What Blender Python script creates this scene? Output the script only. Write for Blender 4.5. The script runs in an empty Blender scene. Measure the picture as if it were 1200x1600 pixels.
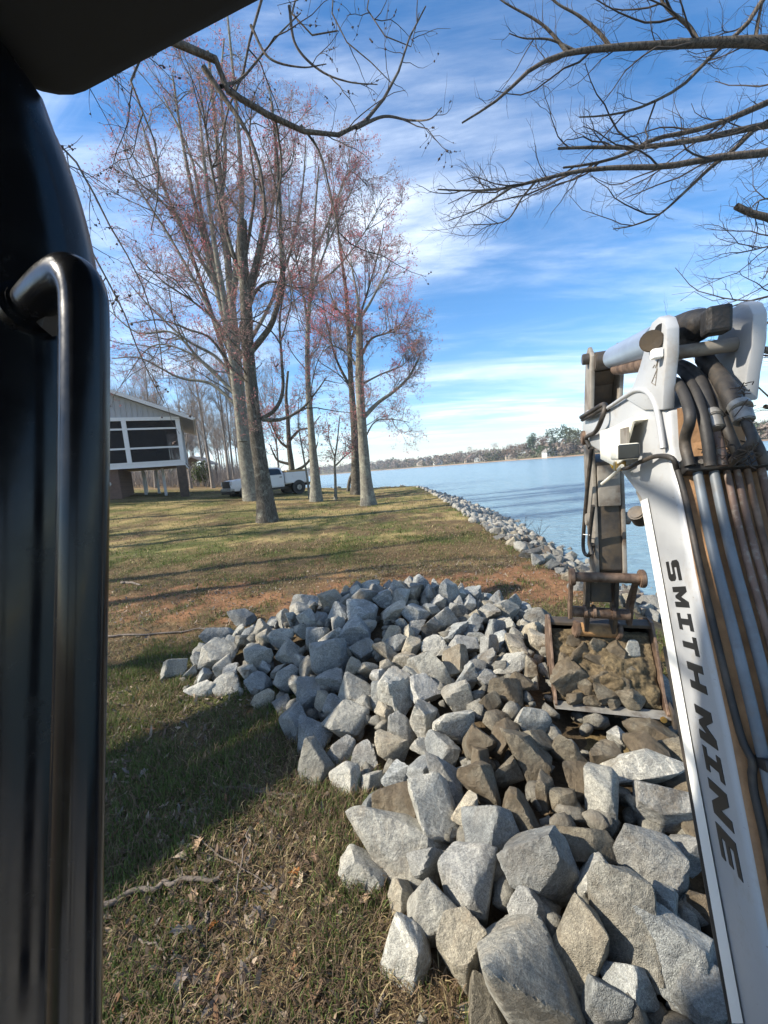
import bpy, bmesh, math, random
import numpy as np
from mathutils import Vector, Matrix

S = bpy.context.scene
COL = S.collection
R = math.radians

# ------------------------------------------------------------------ camera
F, ROLL, PITCH, ZC = 600.0, R(4.8), R(6.4), 2.1      # focal length in photo pixels (1200 x 1600)
FW = np.array([0, math.cos(PITCH), -math.sin(PITCH)])
_U0 = np.array([0, math.sin(PITCH), math.cos(PITCH)]); _R0 = np.array([1., 0, 0])
RT = _R0 * math.cos(ROLL) - _U0 * math.sin(ROLL)
UP = _U0 * math.cos(ROLL) + _R0 * math.sin(ROLL)
CAM = np.array([0, 0, ZC])
cam_d = bpy.data.cameras.new('camera'); cam = bpy.data.objects.new('camera', cam_d); COL.objects.link(cam)
cam_d.sensor_fit = 'VERTICAL'; cam_d.sensor_height = 36; cam_d.lens = 36 * F / 1600
cam_d.clip_start = 0.02; cam_d.clip_end = 6000
cam.matrix_world = Matrix(((RT[0], UP[0], -FW[0], CAM[0]), (RT[1], UP[1], -FW[1], CAM[1]), (RT[2], UP[2], -FW[2], CAM[2]), (0, 0, 0, 1)))
S.camera = cam

# ------------------------------------------------------------------ sky and sun
SUN_EL, SUN_BACK = R(36), R(9)            # sun from the left, a little behind the camera
sun_dir = np.array([-math.cos(SUN_BACK) * math.cos(SUN_EL), -math.sin(SUN_BACK) * math.cos(SUN_EL), math.sin(SUN_EL)])
W = bpy.data.worlds.new('World'); S.world = W; W.use_nodes = True
nt = W.node_tree; nt.nodes.clear()
def wn(t, **k):
    n = nt.nodes.new(t)
    for a, b in k.items(): setattr(n, a, b)
    return n
out = wn('ShaderNodeOutputWorld'); bg = wn('ShaderNodeBackground'); bg.inputs['Strength'].default_value = 0.122
sky = wn('ShaderNodeTexSky', sky_type='NISHITA'); sky.sun_disc = False
sky.sun_elevation = SUN_EL; sky.sun_rotation = math.atan2(sun_dir[0], sun_dir[1]) % (2 * math.pi)
sky.air_density = 1.0; sky.dust_density = 0.25; sky.ozone_density = 3.0
tc = wn('ShaderNodeTexCoord'); sep = wn('ShaderNodeSeparateXYZ')
nt.links.new(tc.outputs['Generated'], sep.inputs[0])
def wm(op, a, b=None, c=None):
    n = wn('ShaderNodeMath', operation=op)
    for i, v in enumerate((a, b, c)):
        if v is None: continue
        if isinstance(v, (int, float)): n.inputs[i].default_value = v
        else: nt.links.new(v, n.inputs[i])
    return n.outputs[0]
zz = wm('ADD', wm('MAXIMUM', sep.outputs[2], 0.0), 0.10)
cx, cy = wm('DIVIDE', sep.outputs[0], zz), wm('DIVIDE', sep.outputs[1], zz)
comb = wn('ShaderNodeCombineXYZ'); nt.links.new(cx, comb.inputs[0]); nt.links.new(cy, comb.inputs[1])
def cirrus(rot, sx, sy, scale, lo, hi, off, dist=0.6):
    mp = wn('ShaderNodeMapping'); mp.inputs['Rotation'].default_value = (0, 0, R(rot)); mp.inputs['Scale'].default_value = (sx, sy, 1)
    mp.inputs['Location'].default_value = (off, off * .7, 0)
    nt.links.new(comb.outputs[0], mp.inputs[0])
    nz = wn('ShaderNodeTexNoise'); nz.inputs['Scale'].default_value = scale; nz.inputs['Detail'].default_value = 9; nz.inputs['Roughness'].default_value = .62; nz.inputs['Distortion'].default_value = dist
    nt.links.new(mp.outputs[0], nz.inputs['Vector'])
    mr = wn('ShaderNodeMapRange', interpolation_type='SMOOTHSTEP'); mr.inputs[1].default_value = lo; mr.inputs[2].default_value = hi
    nt.links.new(nz.outputs['Fac'], mr.inputs[0])
    return mr.outputs[0]
c1 = cirrus(-28, .22, .8, 1.5, .43, .70, 3.3)
c2 = cirrus(-40, .35, 1.3, 3.0, .42, .76, 11.7)
c3 = cirrus(10, .5, .6, .7, .40, .70, 7.1, .2)
cl = wm('MULTIPLY', wm('ADD', wm('MULTIPLY', c1, .75), wm('MULTIPLY', c2, .45)), wm('ADD', wm('MULTIPLY', c3, .95), .28))
cl = wm('MINIMUM', cl, .85)
hsv = wn('ShaderNodeHueSaturation'); hsv.inputs['Saturation'].default_value = 1.3; nt.links.new(sky.outputs[0], hsv.inputs['Color'])
mixc = wn('ShaderNodeMix', data_type='RGBA'); mixc.inputs[7].default_value = (7.0, 7.4, 7.9, 1)
nt.links.new(cl, mixc.inputs[0]); nt.links.new(hsv.outputs[0], mixc.inputs[6])
nt.links.new(mixc.outputs[2], bg.inputs['Color']); nt.links.new(bg.outputs[0], out.inputs[0])

sl = bpy.data.lights.new('sun', 'SUN'); sl.energy = 5.0; sl.angle = R(0.55); sl.color = (1, .91, .77)
so = bpy.data.objects.new('sun', sl); COL.objects.link(so); so.location = (-20, -5, 30)
so.rotation_euler = Vector(sun_dir).to_track_quat('Z', 'Y').to_euler()
S.view_settings.view_transform = 'Standard'; S.view_settings.look = 'None'; S.view_settings.gamma = 1
S.view_settings.exposure = 1.0
S.cycles.max_bounces = 6; S.cycles.transparent_max_bounces = 12; S.cycles.diffuse_bounces = 3
S.cycles.sample_clamp_indirect = 6; S.cycles.use_denoising = True

# ------------------------------------------------------------------ pixel <-> place (photo pixels, 1200 x 1600)
def ray(px, py): return FW + RT * ((px - 600) / F) - UP * ((py - 800) / F)
def at(px, py, Y): d = ray(px, py); return CAM + d * (Y / d[1])
def onz(px, py, z): d = ray(px, py); return CAM + d * ((z - ZC) / d[2])
def proj(p):
    d = np.asarray(p, float) - CAM; z = d @ FW
    return 600 + F * (d @ RT) / z, 800 - F * (d @ UP) / z, z
YAW = R(18)                                 # heading of the excavator, to the right of the view
EU = np.array([math.sin(YAW), math.cos(YAW), 0]); EV = np.array([math.cos(YAW), -math.sin(YAW), 0])
def ex(px, py, v):                          # point seen at a pixel, on the excavator's vertical plane v -> local (v, u, z)
    d = ray(px, py); p = CAM + d * (v / (d @ EV)); return (v, float(p @ EU), float(p[2]))

# ------------------------------------------------------------------ numbers
def ss(a, b, x):
    t = np.clip((np.asarray(x, float) - a) / (b - a), 0, 1); return t * t * (3 - 2 * t)
def _hash(ix, iy, seed):
    h = (ix * 374761393 + iy * 668265263 + seed * 974634777) & 0xffffffff
    h = ((h ^ (h >> 13)) * 1274126177) & 0xffffffff
    return ((h ^ (h >> 16)) & 0xffff) / 65535.0
def vnoise(x, y, seed=0):
    x = np.asarray(x, float); y = np.asarray(y, float)
    ix = np.floor(x).astype(np.int64); iy = np.floor(y).astype(np.int64); fx = x - ix; fy = y - iy
    fx = fx * fx * (3 - 2 * fx); fy = fy * fy * (3 - 2 * fy)
    a = _hash(ix, iy, seed); b = _hash(ix + 1, iy, seed); c = _hash(ix, iy + 1, seed); d = _hash(ix + 1, iy + 1, seed)
    return (a * (1 - fx) + b * fx) * (1 - fy) + (c * (1 - fx) + d * fx) * fy
def fbm(x, y, seed=0, o=4):
    s = 0; a = .5
    for k in range(o): s = s + a * vnoise(x * 2 ** k, y * 2 ** k, seed + k * 17); a *= .5
    return s / (1 - .5 ** o)

# ------------------------------------------------------------------ mesh helpers
def link(name, me, mat=None, parent=None, smooth=False):
    o = bpy.data.objects.new(name, me); COL.objects.link(o)
    if mat is not None and not me.materials: me.materials.append(mat)
    if smooth and len(me.polygons): me.polygons.foreach_set('use_smooth', np.ones(len(me.polygons), bool))
    if parent is not None: o.parent = parent
    return o
def np_mesh(name, V, Fc):
    V = np.asarray(V, np.float32); Fc = np.asarray(Fc, np.int32); m, k = Fc.shape
    me = bpy.data.meshes.new(name); me.vertices.add(len(V)); me.vertices.foreach_set('co', V.ravel())
    me.loops.add(m * k); me.loops.foreach_set('vertex_index', Fc.ravel())
    me.polygons.add(m); me.polygons.foreach_set('loop_start', np.arange(0, m * k, k, dtype=np.int32))
    me.update(calc_edges=True); return me
def set_col(me, C):
    a = me.color_attributes.new('Col', 'FLOAT_COLOR', 'POINT')
    C = np.asarray(C, np.float32); C4 = np.ones((len(C), 4), np.float32); C4[:, :3] = C
    a.data.foreach_set('color', C4.ravel())
def tubes(P, Rr, sides=4):
    """P (N,K,3), Rr (N,K) -> verts, quads"""
    P = np.asarray(P, float); Rr = np.asarray(Rr, float); N, K, _ = P.shape
    T = np.gradient(P, axis=1); T /= np.linalg.norm(T, axis=2, keepdims=True) + 1e-12
    ref = np.array([.31, .83, .46]); ref = np.broadcast_to(ref, T.shape).copy()
    par = np.abs((T * ref).sum(2)).max(1) > .93
    ref[par] = (.9, -.2, .4)
    n1 = np.cross(T, ref); n1 /= np.linalg.norm(n1, axis=2, keepdims=True) + 1e-12; n2 = np.cross(T, n1)
    a = np.arange(sides) * 2 * math.pi / sides
    V = P[:, :, None, :] + Rr[:, :, None, None] * (np.cos(a)[None, None, :, None] * n1[:, :, None, :] + np.sin(a)[None, None, :, None] * n2[:, :, None, :])
    idx = np.arange(N * K * sides).reshape(N, K, sides)
    A = idx[:, :-1, :]; B = np.roll(idx, -1, 2)[:, :-1, :]; Cc = np.roll(idx, -1, 2)[:, 1:, :]; D = idx[:, 1:, :]
    return V.reshape(-1, 3), np.stack([A, B, Cc, D], -1).reshape(-1, 4)
def join(parts):
    Vs, Fs, o = [], [], 0
    for v, f in parts: Vs.append(v); Fs.append(np.asarray(f) + o); o += len(v)
    return np.concatenate(Vs), np.concatenate(Fs)
def catmull(pts, K):
    pts = np.asarray(pts, float); n = len(pts)
    if n == 2: return pts[0] + (pts[1] - pts[0]) * np.linspace(0, 1, K)[:, None]
    ext = np.vstack([2 * pts[0] - pts[1], pts, 2 * pts[-1] - pts[-2]])
    d = np.r_[0, np.cumsum(np.linalg.norm(np.diff(pts[:, :3], axis=0), axis=1))]
    tt = np.linspace(0, d[-1], K); res = []
    for t in tt:
        i = min(max(np.searchsorted(d, t, 'right') - 1, 0), n - 2); f = (t - d[i]) / (d[i + 1] - d[i] + 1e-12)
        p0, p1, p2, p3 = ext[i:i + 4]
        res.append(.5 * (2 * p1 + (p2 - p0) * f + (2 * p0 - 5 * p1 + 4 * p2 - p3) * f * f + (3 * p1 - p0 - 3 * p2 + p3) * f ** 3))
    return np.array(res)
class MB:
    """collects primitives into one bmesh"""
    def __init__(s): s.bm = bmesh.new()
    def box(s, lo, hi, bev=0.0, M=None, seg=2):
        b = bmesh.new(); bmesh.ops.create_cube(b, size=1)
        lo = Vector(lo); hi = Vector(hi); c = (lo + hi) / 2; d = hi - lo
        for v in b.verts: v.co = Vector((v.co.x * d.x, v.co.y * d.y, v.co.z * d.z)) + c
        if bev: bmesh.ops.bevel(b, geom=b.edges[:], offset=bev, segments=seg, affect='EDGES', profile=.5)
        return s._add(b, M)
    def prism(s, prof, frame, t0, t1, bev=0.0, M=None, seg=2):
        """prof: 2d points; frame(a,b,t) -> 3d"""
        b = bmesh.new(); A = [b.verts.new(frame(p[0], p[1], t0)) for p in prof]; B = [b.verts.new(frame(p[0], p[1], t1)) for p in prof]
        b.faces.new(A); b.faces.new(B[::-1])
        for i in range(len(prof)): j = (i + 1) % len(prof); b.faces.new((A[i], B[i], B[j], A[j]))
        bmesh.ops.recalc_face_normals(b, faces=b.faces[:])
        if bev:
            es = [e for e in b.edges if e.calc_face_angle(0) > .5]
            bmesh.ops.bevel(b, geom=es, offset=bev, segments=seg, affect='EDGES', profile=.5)
        return s._add(b, M)
    def cyl(s, p0, p1, r0, r1=None, n=20, bev=0.0):
        r1 = r0 if r1 is None else r1
        p0 = Vector(p0); p1 = Vector(p1); d = p1 - p0
        b = bmesh.new(); bmesh.ops.create_cone(b, cap_ends=True, segments=n, radius1=r0, radius2=r1, depth=d.length)
        if bev:
            es = [e for e in b.edges if e.calc_face_angle(0) > .9]
            bmesh.ops.bevel(b, geom=es, offset=bev, segments=2, affect='EDGES')
        return s._add(b, Matrix.Translation((p0 + p1) / 2) @ d.to_track_quat('Z', 'Y').to_matrix().to_4x4())
    def tube(s, pts, r, sides=10, K=None, cap=True):
        pts = [tuple(p) for p in pts]; K = K or max(2, len(pts) * 5)
        P = catmull(pts, K) if len(pts) > 2 else np.array(pts, float)
        rr = np.interp(np.linspace(0, 1, len(P)), np.linspace(0, 1, len(r)), r) if hasattr(r, '__len__') else np.full(len(P), r)
        V, Q = tubes(P[None], rr[None], sides)
        vs = [s.bm.verts.new(v) for v in V]
        for q in Q: s.bm.faces.new([vs[i] for i in q])
        if cap: s.bm.faces.new(vs[:sides][::-1]); s.bm.faces.new(vs[-sides:])
        return s
    def poly(s, pts):
        s.bm.faces.new([s.bm.verts.new(p) for p in pts]); return s
    def _add(s, b, M=None):
        if M is not None: bmesh.ops.transform(b, matrix=M, verts=b.verts[:])
        me = bpy.data.meshes.new('tmp'); b.to_mesh(me); b.free(); s.bm.from_mesh(me); bpy.data.meshes.remove(me); return s
    def build(s, name, mat, parent=None, smooth=None):
        bmesh.ops.recalc_face_normals(s.bm, faces=s.bm.faces[:])
        me = bpy.data.meshes.new(name); s.bm.to_mesh(me); s.bm.free()
        o = link(name, me, mat, parent, smooth=smooth is not None)
        if smooth is not None: me.set_sharp_from_angle(angle=R(smooth))
        return o
def empty(name, loc=(0, 0, 0), rz=0):
    o = bpy.data.objects.new(name, None); COL.objects.link(o); o.location = loc; o.rotation_euler = (0, 0, rz); o.empty_display_size = .2; return o
def tag(o, label=None, cat=None, group=None, kind=None):
    if label: o['label'] = label
    if cat: o['category'] = cat
    if group: o['group'] = group
    if kind: o['kind'] = kind
    return o
def copy_tree(o, parent=None):
    c = o.copy(); COL.objects.link(c); c.parent = parent
    for ch in list(o.children): copy_tree(ch, c)
    return c

# ------------------------------------------------------------------ materials
class Mat:
    def __init__(s, name, rough=.6, metallic=0, spec=.5):
        s.m = bpy.data.materials.new(name); s.m.use_nodes = True; s.t = s.m.node_tree
        s.b = s.t.nodes['Principled BSDF']; s.b.inputs['Roughness'].default_value = rough; s.b.inputs['Metallic'].default_value = metallic
        s.b.inputs['Specular IOR Level'].default_value = spec
        s._pos = None
    def n(s, t, **k):
        x = s.t.nodes.new(t)
        for a, b in k.items(): setattr(x, a, b)
        return x
    def l(s, a, b): s.t.links.new(a, b)
    def coord(s, kind='Position', scale=(1, 1, 1), rnd=False):
        if kind == 'Position': c = s.n('ShaderNodeNewGeometry').outputs['Position']
        else: c = s.n('ShaderNodeTexCoord').outputs[kind]
        if rnd:
            oi = s.n('ShaderNodeObjectInfo'); vm = s.n('ShaderNodeVectorMath', operation='SCALE'); vm.inputs[0].default_value = (37, 91, 53)
            s.l(oi.outputs['Random'], vm.inputs['Scale']); ad = s.n('ShaderNodeVectorMath', operation='ADD'); s.l(c, ad.inputs[0]); s.l(vm.outputs[0], ad.inputs[1]); c = ad.outputs[0]
        mp = s.n('ShaderNodeMapping'); mp.inputs['Scale'].default_value = scale; s.l(c, mp.inputs[0]); return mp.outputs[0]
    def noise(s, vec, scale, detail=5, rough=.55, dist=0):
        x = s.n('ShaderNodeTexNoise'); x.inputs['Scale'].default_value = scale; x.inputs['Detail'].default_value = detail; x.inputs['Roughness'].default_value = rough; x.inputs['Distortion'].default_value = dist
        s.l(vec, x.inputs['Vector']); return x.outputs['Fac']
    def ramp(s, fac, stops):
        x = s.n('ShaderNodeValToRGB'); e = x.color_ramp.elements
        while len(e) < len(stops): e.new(.5)
        for q, (p, c) in zip(e, stops): q.position = p; q.color = (*c, 1) if len(c) == 3 else c
        s.l(fac, x.inputs[0]); return x.outputs[0]
    def mr(s, fac, a, b, c=0, d=1):
        x = s.n('ShaderNodeMapRange'); x.inputs[1].default_value = a; x.inputs[2].default_value = b; x.inputs[3].default_value = c; x.inputs[4].default_value = d
        s.l(fac, x.inputs[0]); return x.outputs[0]
    def mix(s, fac, a, b, blend='MIX'):
        x = s.n('ShaderNodeMix', data_type='RGBA', blend_type=blend)
        for i, v in ((0, fac), (6, a), (7, b)):
            if isinstance(v, (int, float)): x.inputs[i].default_value = v
            elif isinstance(v, tuple): x.inputs[i].default_value = (*v, 1)
            else: s.l(v, x.inputs[i])
        return x.outputs[2]
    def color(s, c):
        if isinstance(c, tuple): s.b.inputs['Base Color'].default_value = (*c, 1)
        else: s.l(c, s.b.inputs['Base Color'])
        return s
    def bump(s, h, strength=.3, dist=.01):
        x = s.n('ShaderNodeBump'); x.inputs['Strength'].default_value = strength; x.inputs['Distance'].default_value = dist
        s.l(h, x.inputs['Height']); s.l(x.outputs[0], s.b.inputs['Normal']); return s
def simple(name, c, rough=.6, metallic=0, var=.25, scale=8, bump=0, kind='Object', dirt=None, dirt_lo=.5, dirt_hi=.7, dscale=3):
    M = Mat(name, rough, metallic); v = M.coord(kind); n1 = M.noise(v, scale, 6)
    c0 = tuple(x * (1 - var) for x in c); c1 = tuple(min(1, x * (1 + var)) for x in c)
    col = M.ramp(n1, [(.3, c0), (.7, c1)])
    if dirt:
        d = M.mr(M.noise(v, dscale, 8, .65), dirt_lo, dirt_hi); col = M.mix(d, col, dirt)
    M.color(col)
    if bump: M.bump(M.noise(v, scale * 3, 6), bump, .01)
    return M.m
MT = {}
def worn_paint():
    M = Mat('worn white boom paint', .4); v = M.coord('Object'); col = M.ramp(M.noise(v, 3, 6), [(.3, (.33, .34, .35)), (.7, (.39, .40, .405))])
    col = M.mix(M.mr(M.noise(v, 6, 9, .7), .56, .78), col, (.27, .235, .19)); sv = M.coord('Object', (30, 3, 30)); col = M.mix(M.mr(M.noise(sv, 4, 5, .7), .66, .72), col, (.16, .14, .12))
    col = M.mix(M.mr(M.noise(v, 45, 4, .6), .70, .76), col, (.13, .09, .06)); M.color(col); M.bump(M.noise(v, 12, 5), .06, .01); return M.m
MT['white_paint'] = worn_paint()
MT['cream'] = simple('cream plate', (.72, .70, .60), .45, var=.05, scale=6, dirt=(.35, .31, .25), dirt_lo=.62, dirt_hi=.85)
MT['letter'] = simple('black decal', (.012, .013, .014), .42, var=.2)
MT['rust_plate'] = simple('dusty rust plate', (.33, .19, .095), .85, var=.3, scale=14, bump=.4, dirt=(.23, .13, .07), dirt_lo=.45, dirt_hi=.7, dscale=9)
MT['steel_grey'] = simple('dusty grey steel', (.24, .22, .19), .6, .3, var=.25, scale=9, bump=.2, dirt=(.12, .085, .06), dirt_lo=.48, dirt_hi=.66, dscale=6)
MT['dark_steel'] = simple('dark greasy steel', (.055, .048, .042), .5, .3, var=.4, scale=9, bump=.3, dirt=(.10, .075, .05), dirt_lo=.45, dirt_hi=.65, dscale=7)
MT['rusty_steel'] = simple('rusty steel', (.17, .115, .08), .62, .35, var=.4, scale=14, bump=.4, dirt=(.075, .045, .03), dirt_lo=.45, dirt_hi=.62, dscale=11)
MT['orange_rust'] = simple('orange rust', (.34, .19, .08), .7, .1, var=.35, scale=16, bump=.4, dirt=(.12, .07, .04), dirt_lo=.5, dirt_hi=.7, dscale=9)
MT['pipe_blue'] = simple('blue grey pipe', (.115, .135, .155), .55, .1, var=.25, scale=10, dirt=(.10, .10, .10), dirt_lo=.5, dirt_hi=.7, dscale=12)
MT['pipe_rust'] = simple('rust speckled pipe', (.13, .085, .065), .65, .1, var=.3, scale=14, bump=.2, dirt=(.22, .19, .16), dirt_lo=.52, dirt_hi=.62, dscale=26)
MT['rubber'] = simple('dusty black rubber', (.022, .020, .018), .62, 0, var=.4, scale=14, bump=.2, dirt=(.085, .067, .05), dirt_lo=.48, dirt_hi=.72, dscale=9)
MT['black_plastic'] = simple('black plastic', (.018, .017, .017), .5, 0, var=.3, scale=10, dirt=(.05, .042, .035), dirt_lo=.55, dirt_hi=.75)
MT['chrome'] = simple('cylinder guard steel', (.36, .42, .50), .32, .55, var=.12, scale=5, dirt=(.25, .24, .22), dirt_lo=.6, dirt_hi=.8)
MT['yellow'] = simple('yellow plastic', (.75, .45, .01), .45, 0, var=.1)
MT['brass'] = simple('brass', (.45, .30, .10), .35, .8, var=.2)
MT['zinc'] = simple('zinc fitting', (.33, .32, .29), .45, .5, var=.25, scale=16, dirt=(.12, .09, .07), dirt_lo=.5, dirt_hi=.7, dscale=10)
def cab_paint():
    M = Mat('scuffed gloss black cab paint', .2, spec=.32); v = M.coord('Object'); M.color(M.mix(M.mr(M.noise(v, 55, 6, .75), .58, .80), (.003, .0035, .005), (.020, .020, .022)))
    rg = M.mr(M.noise(v, 30, 6, .7), .3, .8, .13, .34); M.l(rg, M.b.inputs['Roughness']); return M.m
MT['cab_black'] = cab_paint()
MT['cab_matte'] = simple('matte black roof lining', (.0025, .0025, .0025), .8, 0, var=.3, scale=8)
MT['orange_paint'] = simple('excavator body paint', (.55, .55, .54), .4, var=.08)
MT['track_rubber'] = simple('track rubber', (.03, .027, .024), .85, var=.4, bump=.3)

def rock_material():
    M = Mat('riprap granite', .82, spec=.3); v = M.coord('Position', rnd=True)
    oi = M.n('ShaderNodeObjectInfo')
    big = M.noise(v, 6, 6, .6, .6); sp = M.noise(v, 95, 4, .65); fine = M.noise(v, 260, 2, .6)
    st = M.coord('Object', (3, 3, 13), rnd=True); streak = M.noise(st, 2.2, 5, .6, .8)
    base = M.ramp(big, [(.28, (.21, .21, .20)), (.5, (.32, .32, .30)), (.72, (.44, .43, .39))])
    base = M.mix(.7, base, M.ramp(streak, [(.3, (.55, .55, .55)), (.7, (1.35, 1.35, 1.33))]), 'MULTIPLY')
    base = M.mix(.55, base, M.ramp(sp, [(.34, (.50, .50, .52)), (.5, (1, 1, 1)), (.68, (1.4, 1.4, 1.36))]), 'MULTIPLY')
    base = M.mix(.5, base, M.ramp(fine, [(.38, (.6, .6, .6)), (.62, (1.3, 1.3, 1.3))]), 'MULTIPLY')
    vn = M.noise(v, 4.2, 4, .55, 1.6); sb = M.n('ShaderNodeMath', operation='SUBTRACT'); M.l(vn, sb.inputs[0]); sb.inputs[1].default_value = .5; ab = M.n('ShaderNodeMath', operation='ABSOLUTE'); M.l(sb.outputs[0], ab.inputs[0])
    rv_ = M.n('ShaderNodeMath', operation='MULTIPLY'); M.l(M.mr(ab.outputs[0], .004, .014, 1, 0), rv_.inputs[0]); M.l(M.mr(oi.outputs['Random'], .45, .75, 0, .6), rv_.inputs[1]); base = M.mix(rv_.outputs[0], base, (.55, .54, .50))
    st2 = M.mr(M.noise(v, 2.6, 6, .65, .8), .50, .66, 0, .5); base = M.mix(st2, base, (.235, .20, .155))
    dk = M.mr(oi.outputs['Random'], 0, 1, .80, 1.18); cb_ = M.n('ShaderNodeCombineColor'); [M.l(dk, cb_.inputs[i]) for i in range(3)]; base = M.mix(1.0, base, cb_.outputs[0], 'MULTIPLY')
    base = M.mix(1.0, base, oi.outputs['Color'], 'MULTIPLY')
    # alpha of the object's colour: how much the rock is caked in brown dirt
    dm = M.noise(v, 4.5, 6, .65, .5); th = M.n('ShaderNodeMath', operation='ADD'); M.l(dm, th.inputs[0]); M.l(oi.outputs['Alpha'], th.inputs[1])
    dirt = M.ramp(M.noise(v, 26, 6, .6), [(.3, (.085, .066, .044)), (.7, (.165, .132, .09))])
    M.color(M.mix(M.mr(th.outputs[0], .98, 1.16), base, dirt))
    add = M.n('ShaderNodeMath', operation='ADD'); M.l(M.noise(v, 18, 8, .7, .4), add.inputs[0]); ml = M.n('ShaderNodeMath', operation='MULTIPLY'); ml.inputs[1].default_value = .35; M.l(fine, ml.inputs[0]); M.l(ml.outputs[0], add.inputs[1])
    vo = M.n('ShaderNodeTexVoronoi', feature='F1', distance='CHEBYCHEV'); vo.inputs['Scale'].default_value = 11; wv_ = M.n('ShaderNodeVectorMath', operation='ADD'); M.l(v, wv_.inputs[0]); nv = M.n('ShaderNodeTexNoise'); nv.inputs['Scale'].default_value = 9; M.l(v, nv.inputs['Vector']); sc_ = M.n('ShaderNodeVectorMath', operation='SCALE'); sc_.inputs['Scale'].default_value = .12; M.l(nv.outputs['Color'], sc_.inputs[0]); M.l(sc_.outputs[0], wv_.inputs[1]); M.l(wv_.outputs[0], vo.inputs['Vector'])
    ad2 = M.n('ShaderNodeMath', operation='ADD'); M.l(vo.outputs['Distance'], ad2.inputs[0]); M.l(add.outputs[0], ad2.inputs[1])
    M.bump(ad2.outputs[0], .8, .03)
    return M.m
MT['rock'] = rock_material()
def bark_material(name, dark, mid, lichen, amount=.5, vs=1.0):
    M = Mat(name, .92, spec=.15); v = M.coord('Position', (vs, vs, .35 * vs)); w = M.coord('Position')
    fis = M.noise(v, 22, 6, .7, .6); col = M.ramp(fis, [(.35, dark), (.62, mid)])
    lm = M.mr(M.noise(w, 3.2, 8, .7, .3), .62 - .25 * amount, .80 - .25 * amount)
    col = M.mix(lm, col, M.mix(M.mr(M.noise(w, 24, 4, .6), .4, .6), lichen, tuple(x * .55 for x in lichen)))
    M.color(col); M.bump(fis, .9, .03); return M.m
MT['bark_dark'] = bark_material('dark furrowed bark', (.032, .028, .022), (.14, .122, .098), (.31, .30, .24), .40)
MT['bark_pale'] = bark_material('pale lichened bark', (.085, .078, .064), (.23, .215, .178), (.35, .345, .275), .6)
MT['bark_grey'] = bark_material('grey woodland bark', (.16, .13, .11), (.34, .30, .26), (.42, .39, .34), .4)
MT['twig_dark'] = simple('dark twigs', (.050, .040, .034), .9, var=.35, scale=3, kind='Position')
MT['twig'] = simple('grey brown twigs', (.17, .14, .12), .9, var=.35, scale=1.5, kind='Position')
MT['twig_pale'] = simple('pale grey twigs', (.26, .22, .19), .9, var=.3, scale=1.5, kind='Position')
MT['limb'] = bark_material('overhanging limb bark', (.05, .042, .036), (.20, .165, .135), (.27, .25, .21), .3, 2.5)
def bud_material():
    M = Mat('red maple buds', .8); v = M.coord('Position'); M.color(M.ramp(M.noise(v, .55, 4), [(.36, (.28, .18, .155)), (.52, (.42, .165, .16)), (.66, (.58, .125, .165))])); return M.m
MT['bud'] = bud_material()
MT['bud_dark'] = simple('dark leaf buds', (.06, .04, .032), .85)
def attr_material(name, rough=.85, bump=0, trans=0.0, spec=.2, extra=None):
    M = Mat(name, rough, spec=spec); a = M.n('ShaderNodeAttribute', attribute_name='Col'); c = a.outputs['Color']
    if extra: c = extra(M, c)
    M.color(c)
    if bump: M.bump(M.noise(M.coord('Position'), 40, 6, .7), bump, .02)
    if trans:
        tr = M.n('ShaderNodeBsdfTranslucent'); M.l(c, tr.inputs[0]); mx = M.n('ShaderNodeMixShader'); mx.inputs[0].default_value = trans
        o = M.t.nodes['Material Output']; M.l(M.b.outputs[0], mx.inputs[1]); M.l(tr.outputs[0], mx.inputs[2]); M.l(mx.outputs[0], o.inputs[0])
    return M.m
def ground_detail(M, c):
    v = M.coord('Position'); f1 = M.noise(v, 38, 6, .75, .5); f2 = M.noise(v, 7, 5, .65); f3 = M.noise(v, 1.3, 5, .6)
    c = M.mix(.85, c, M.ramp(f1, [(.3, (.45, .43, .40)), (.52, (1, 1, 1)), (.72, (1.7, 1.62, 1.4))]), 'MULTIPLY')
    c = M.mix(.6, c, M.ramp(f2, [(.3, (.6, .56, .5)), (.7, (1.35, 1.35, 1.3))]), 'MULTIPLY')
    return M.mix(.5, c, M.ramp(f3, [(.3, (.72, .78, .66)), (.7, (1.25, 1.18, 1.1))]), 'MULTIPLY')
MT['ground'] = attr_material('lawn thatch and clay', .95, .8, 0, .1, ground_detail)
MT['grass'] = attr_material('grass blades', .7, 0, .3, .25)
MT['litter'] = attr_material('dead leaves', .8, 0, .15, .2)
MT['foliage'] = attr_material('far woodland', .9, 0, 0, .1)
MT['stick'] = simple('weathered stick', (.145, .118, .095), .9, var=.35, scale=20, bump=.5)

# ------------------------------------------------------------------ the ground
LAND = np.array([(3.0, -60), (3.0, 6), (3.05, 14), (3.3, 24), (3.4, 31), (2.9, 37), (.5, 40), (-5, 40.5), (-9.5, 43), (-17, 60), (-33, 110), (-75, 240), (-400, 240), (-400, -60)])
def sd_poly(x, y, poly):
    """signed distance, negative inside"""
    x = np.asarray(x, float); y = np.asarray(y, float); d = np.full(x.shape, 1e9); ins = np.zeros(x.shape, bool)
    for i in range(len(poly)):
        a = poly[i]; b = poly[(i + 1) % len(poly)]; e = b - a
        t = np.clip(((x - a[0]) * e[0] + (y - a[1]) * e[1]) / (e @ e), 0, 1)
        d = np.minimum(d, np.hypot(x - a[0] - t * e[0], y - a[1] - t * e[1]))
        c = ((a[1] > y) != (b[1] > y)) & (x < (b[0] - a[0]) * (y - a[1]) / (b[1] - a[1] + 1e-12) + a[0]); ins ^= c
    return np.where(ins, -d, d)
WATER_Z = -.6
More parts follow.
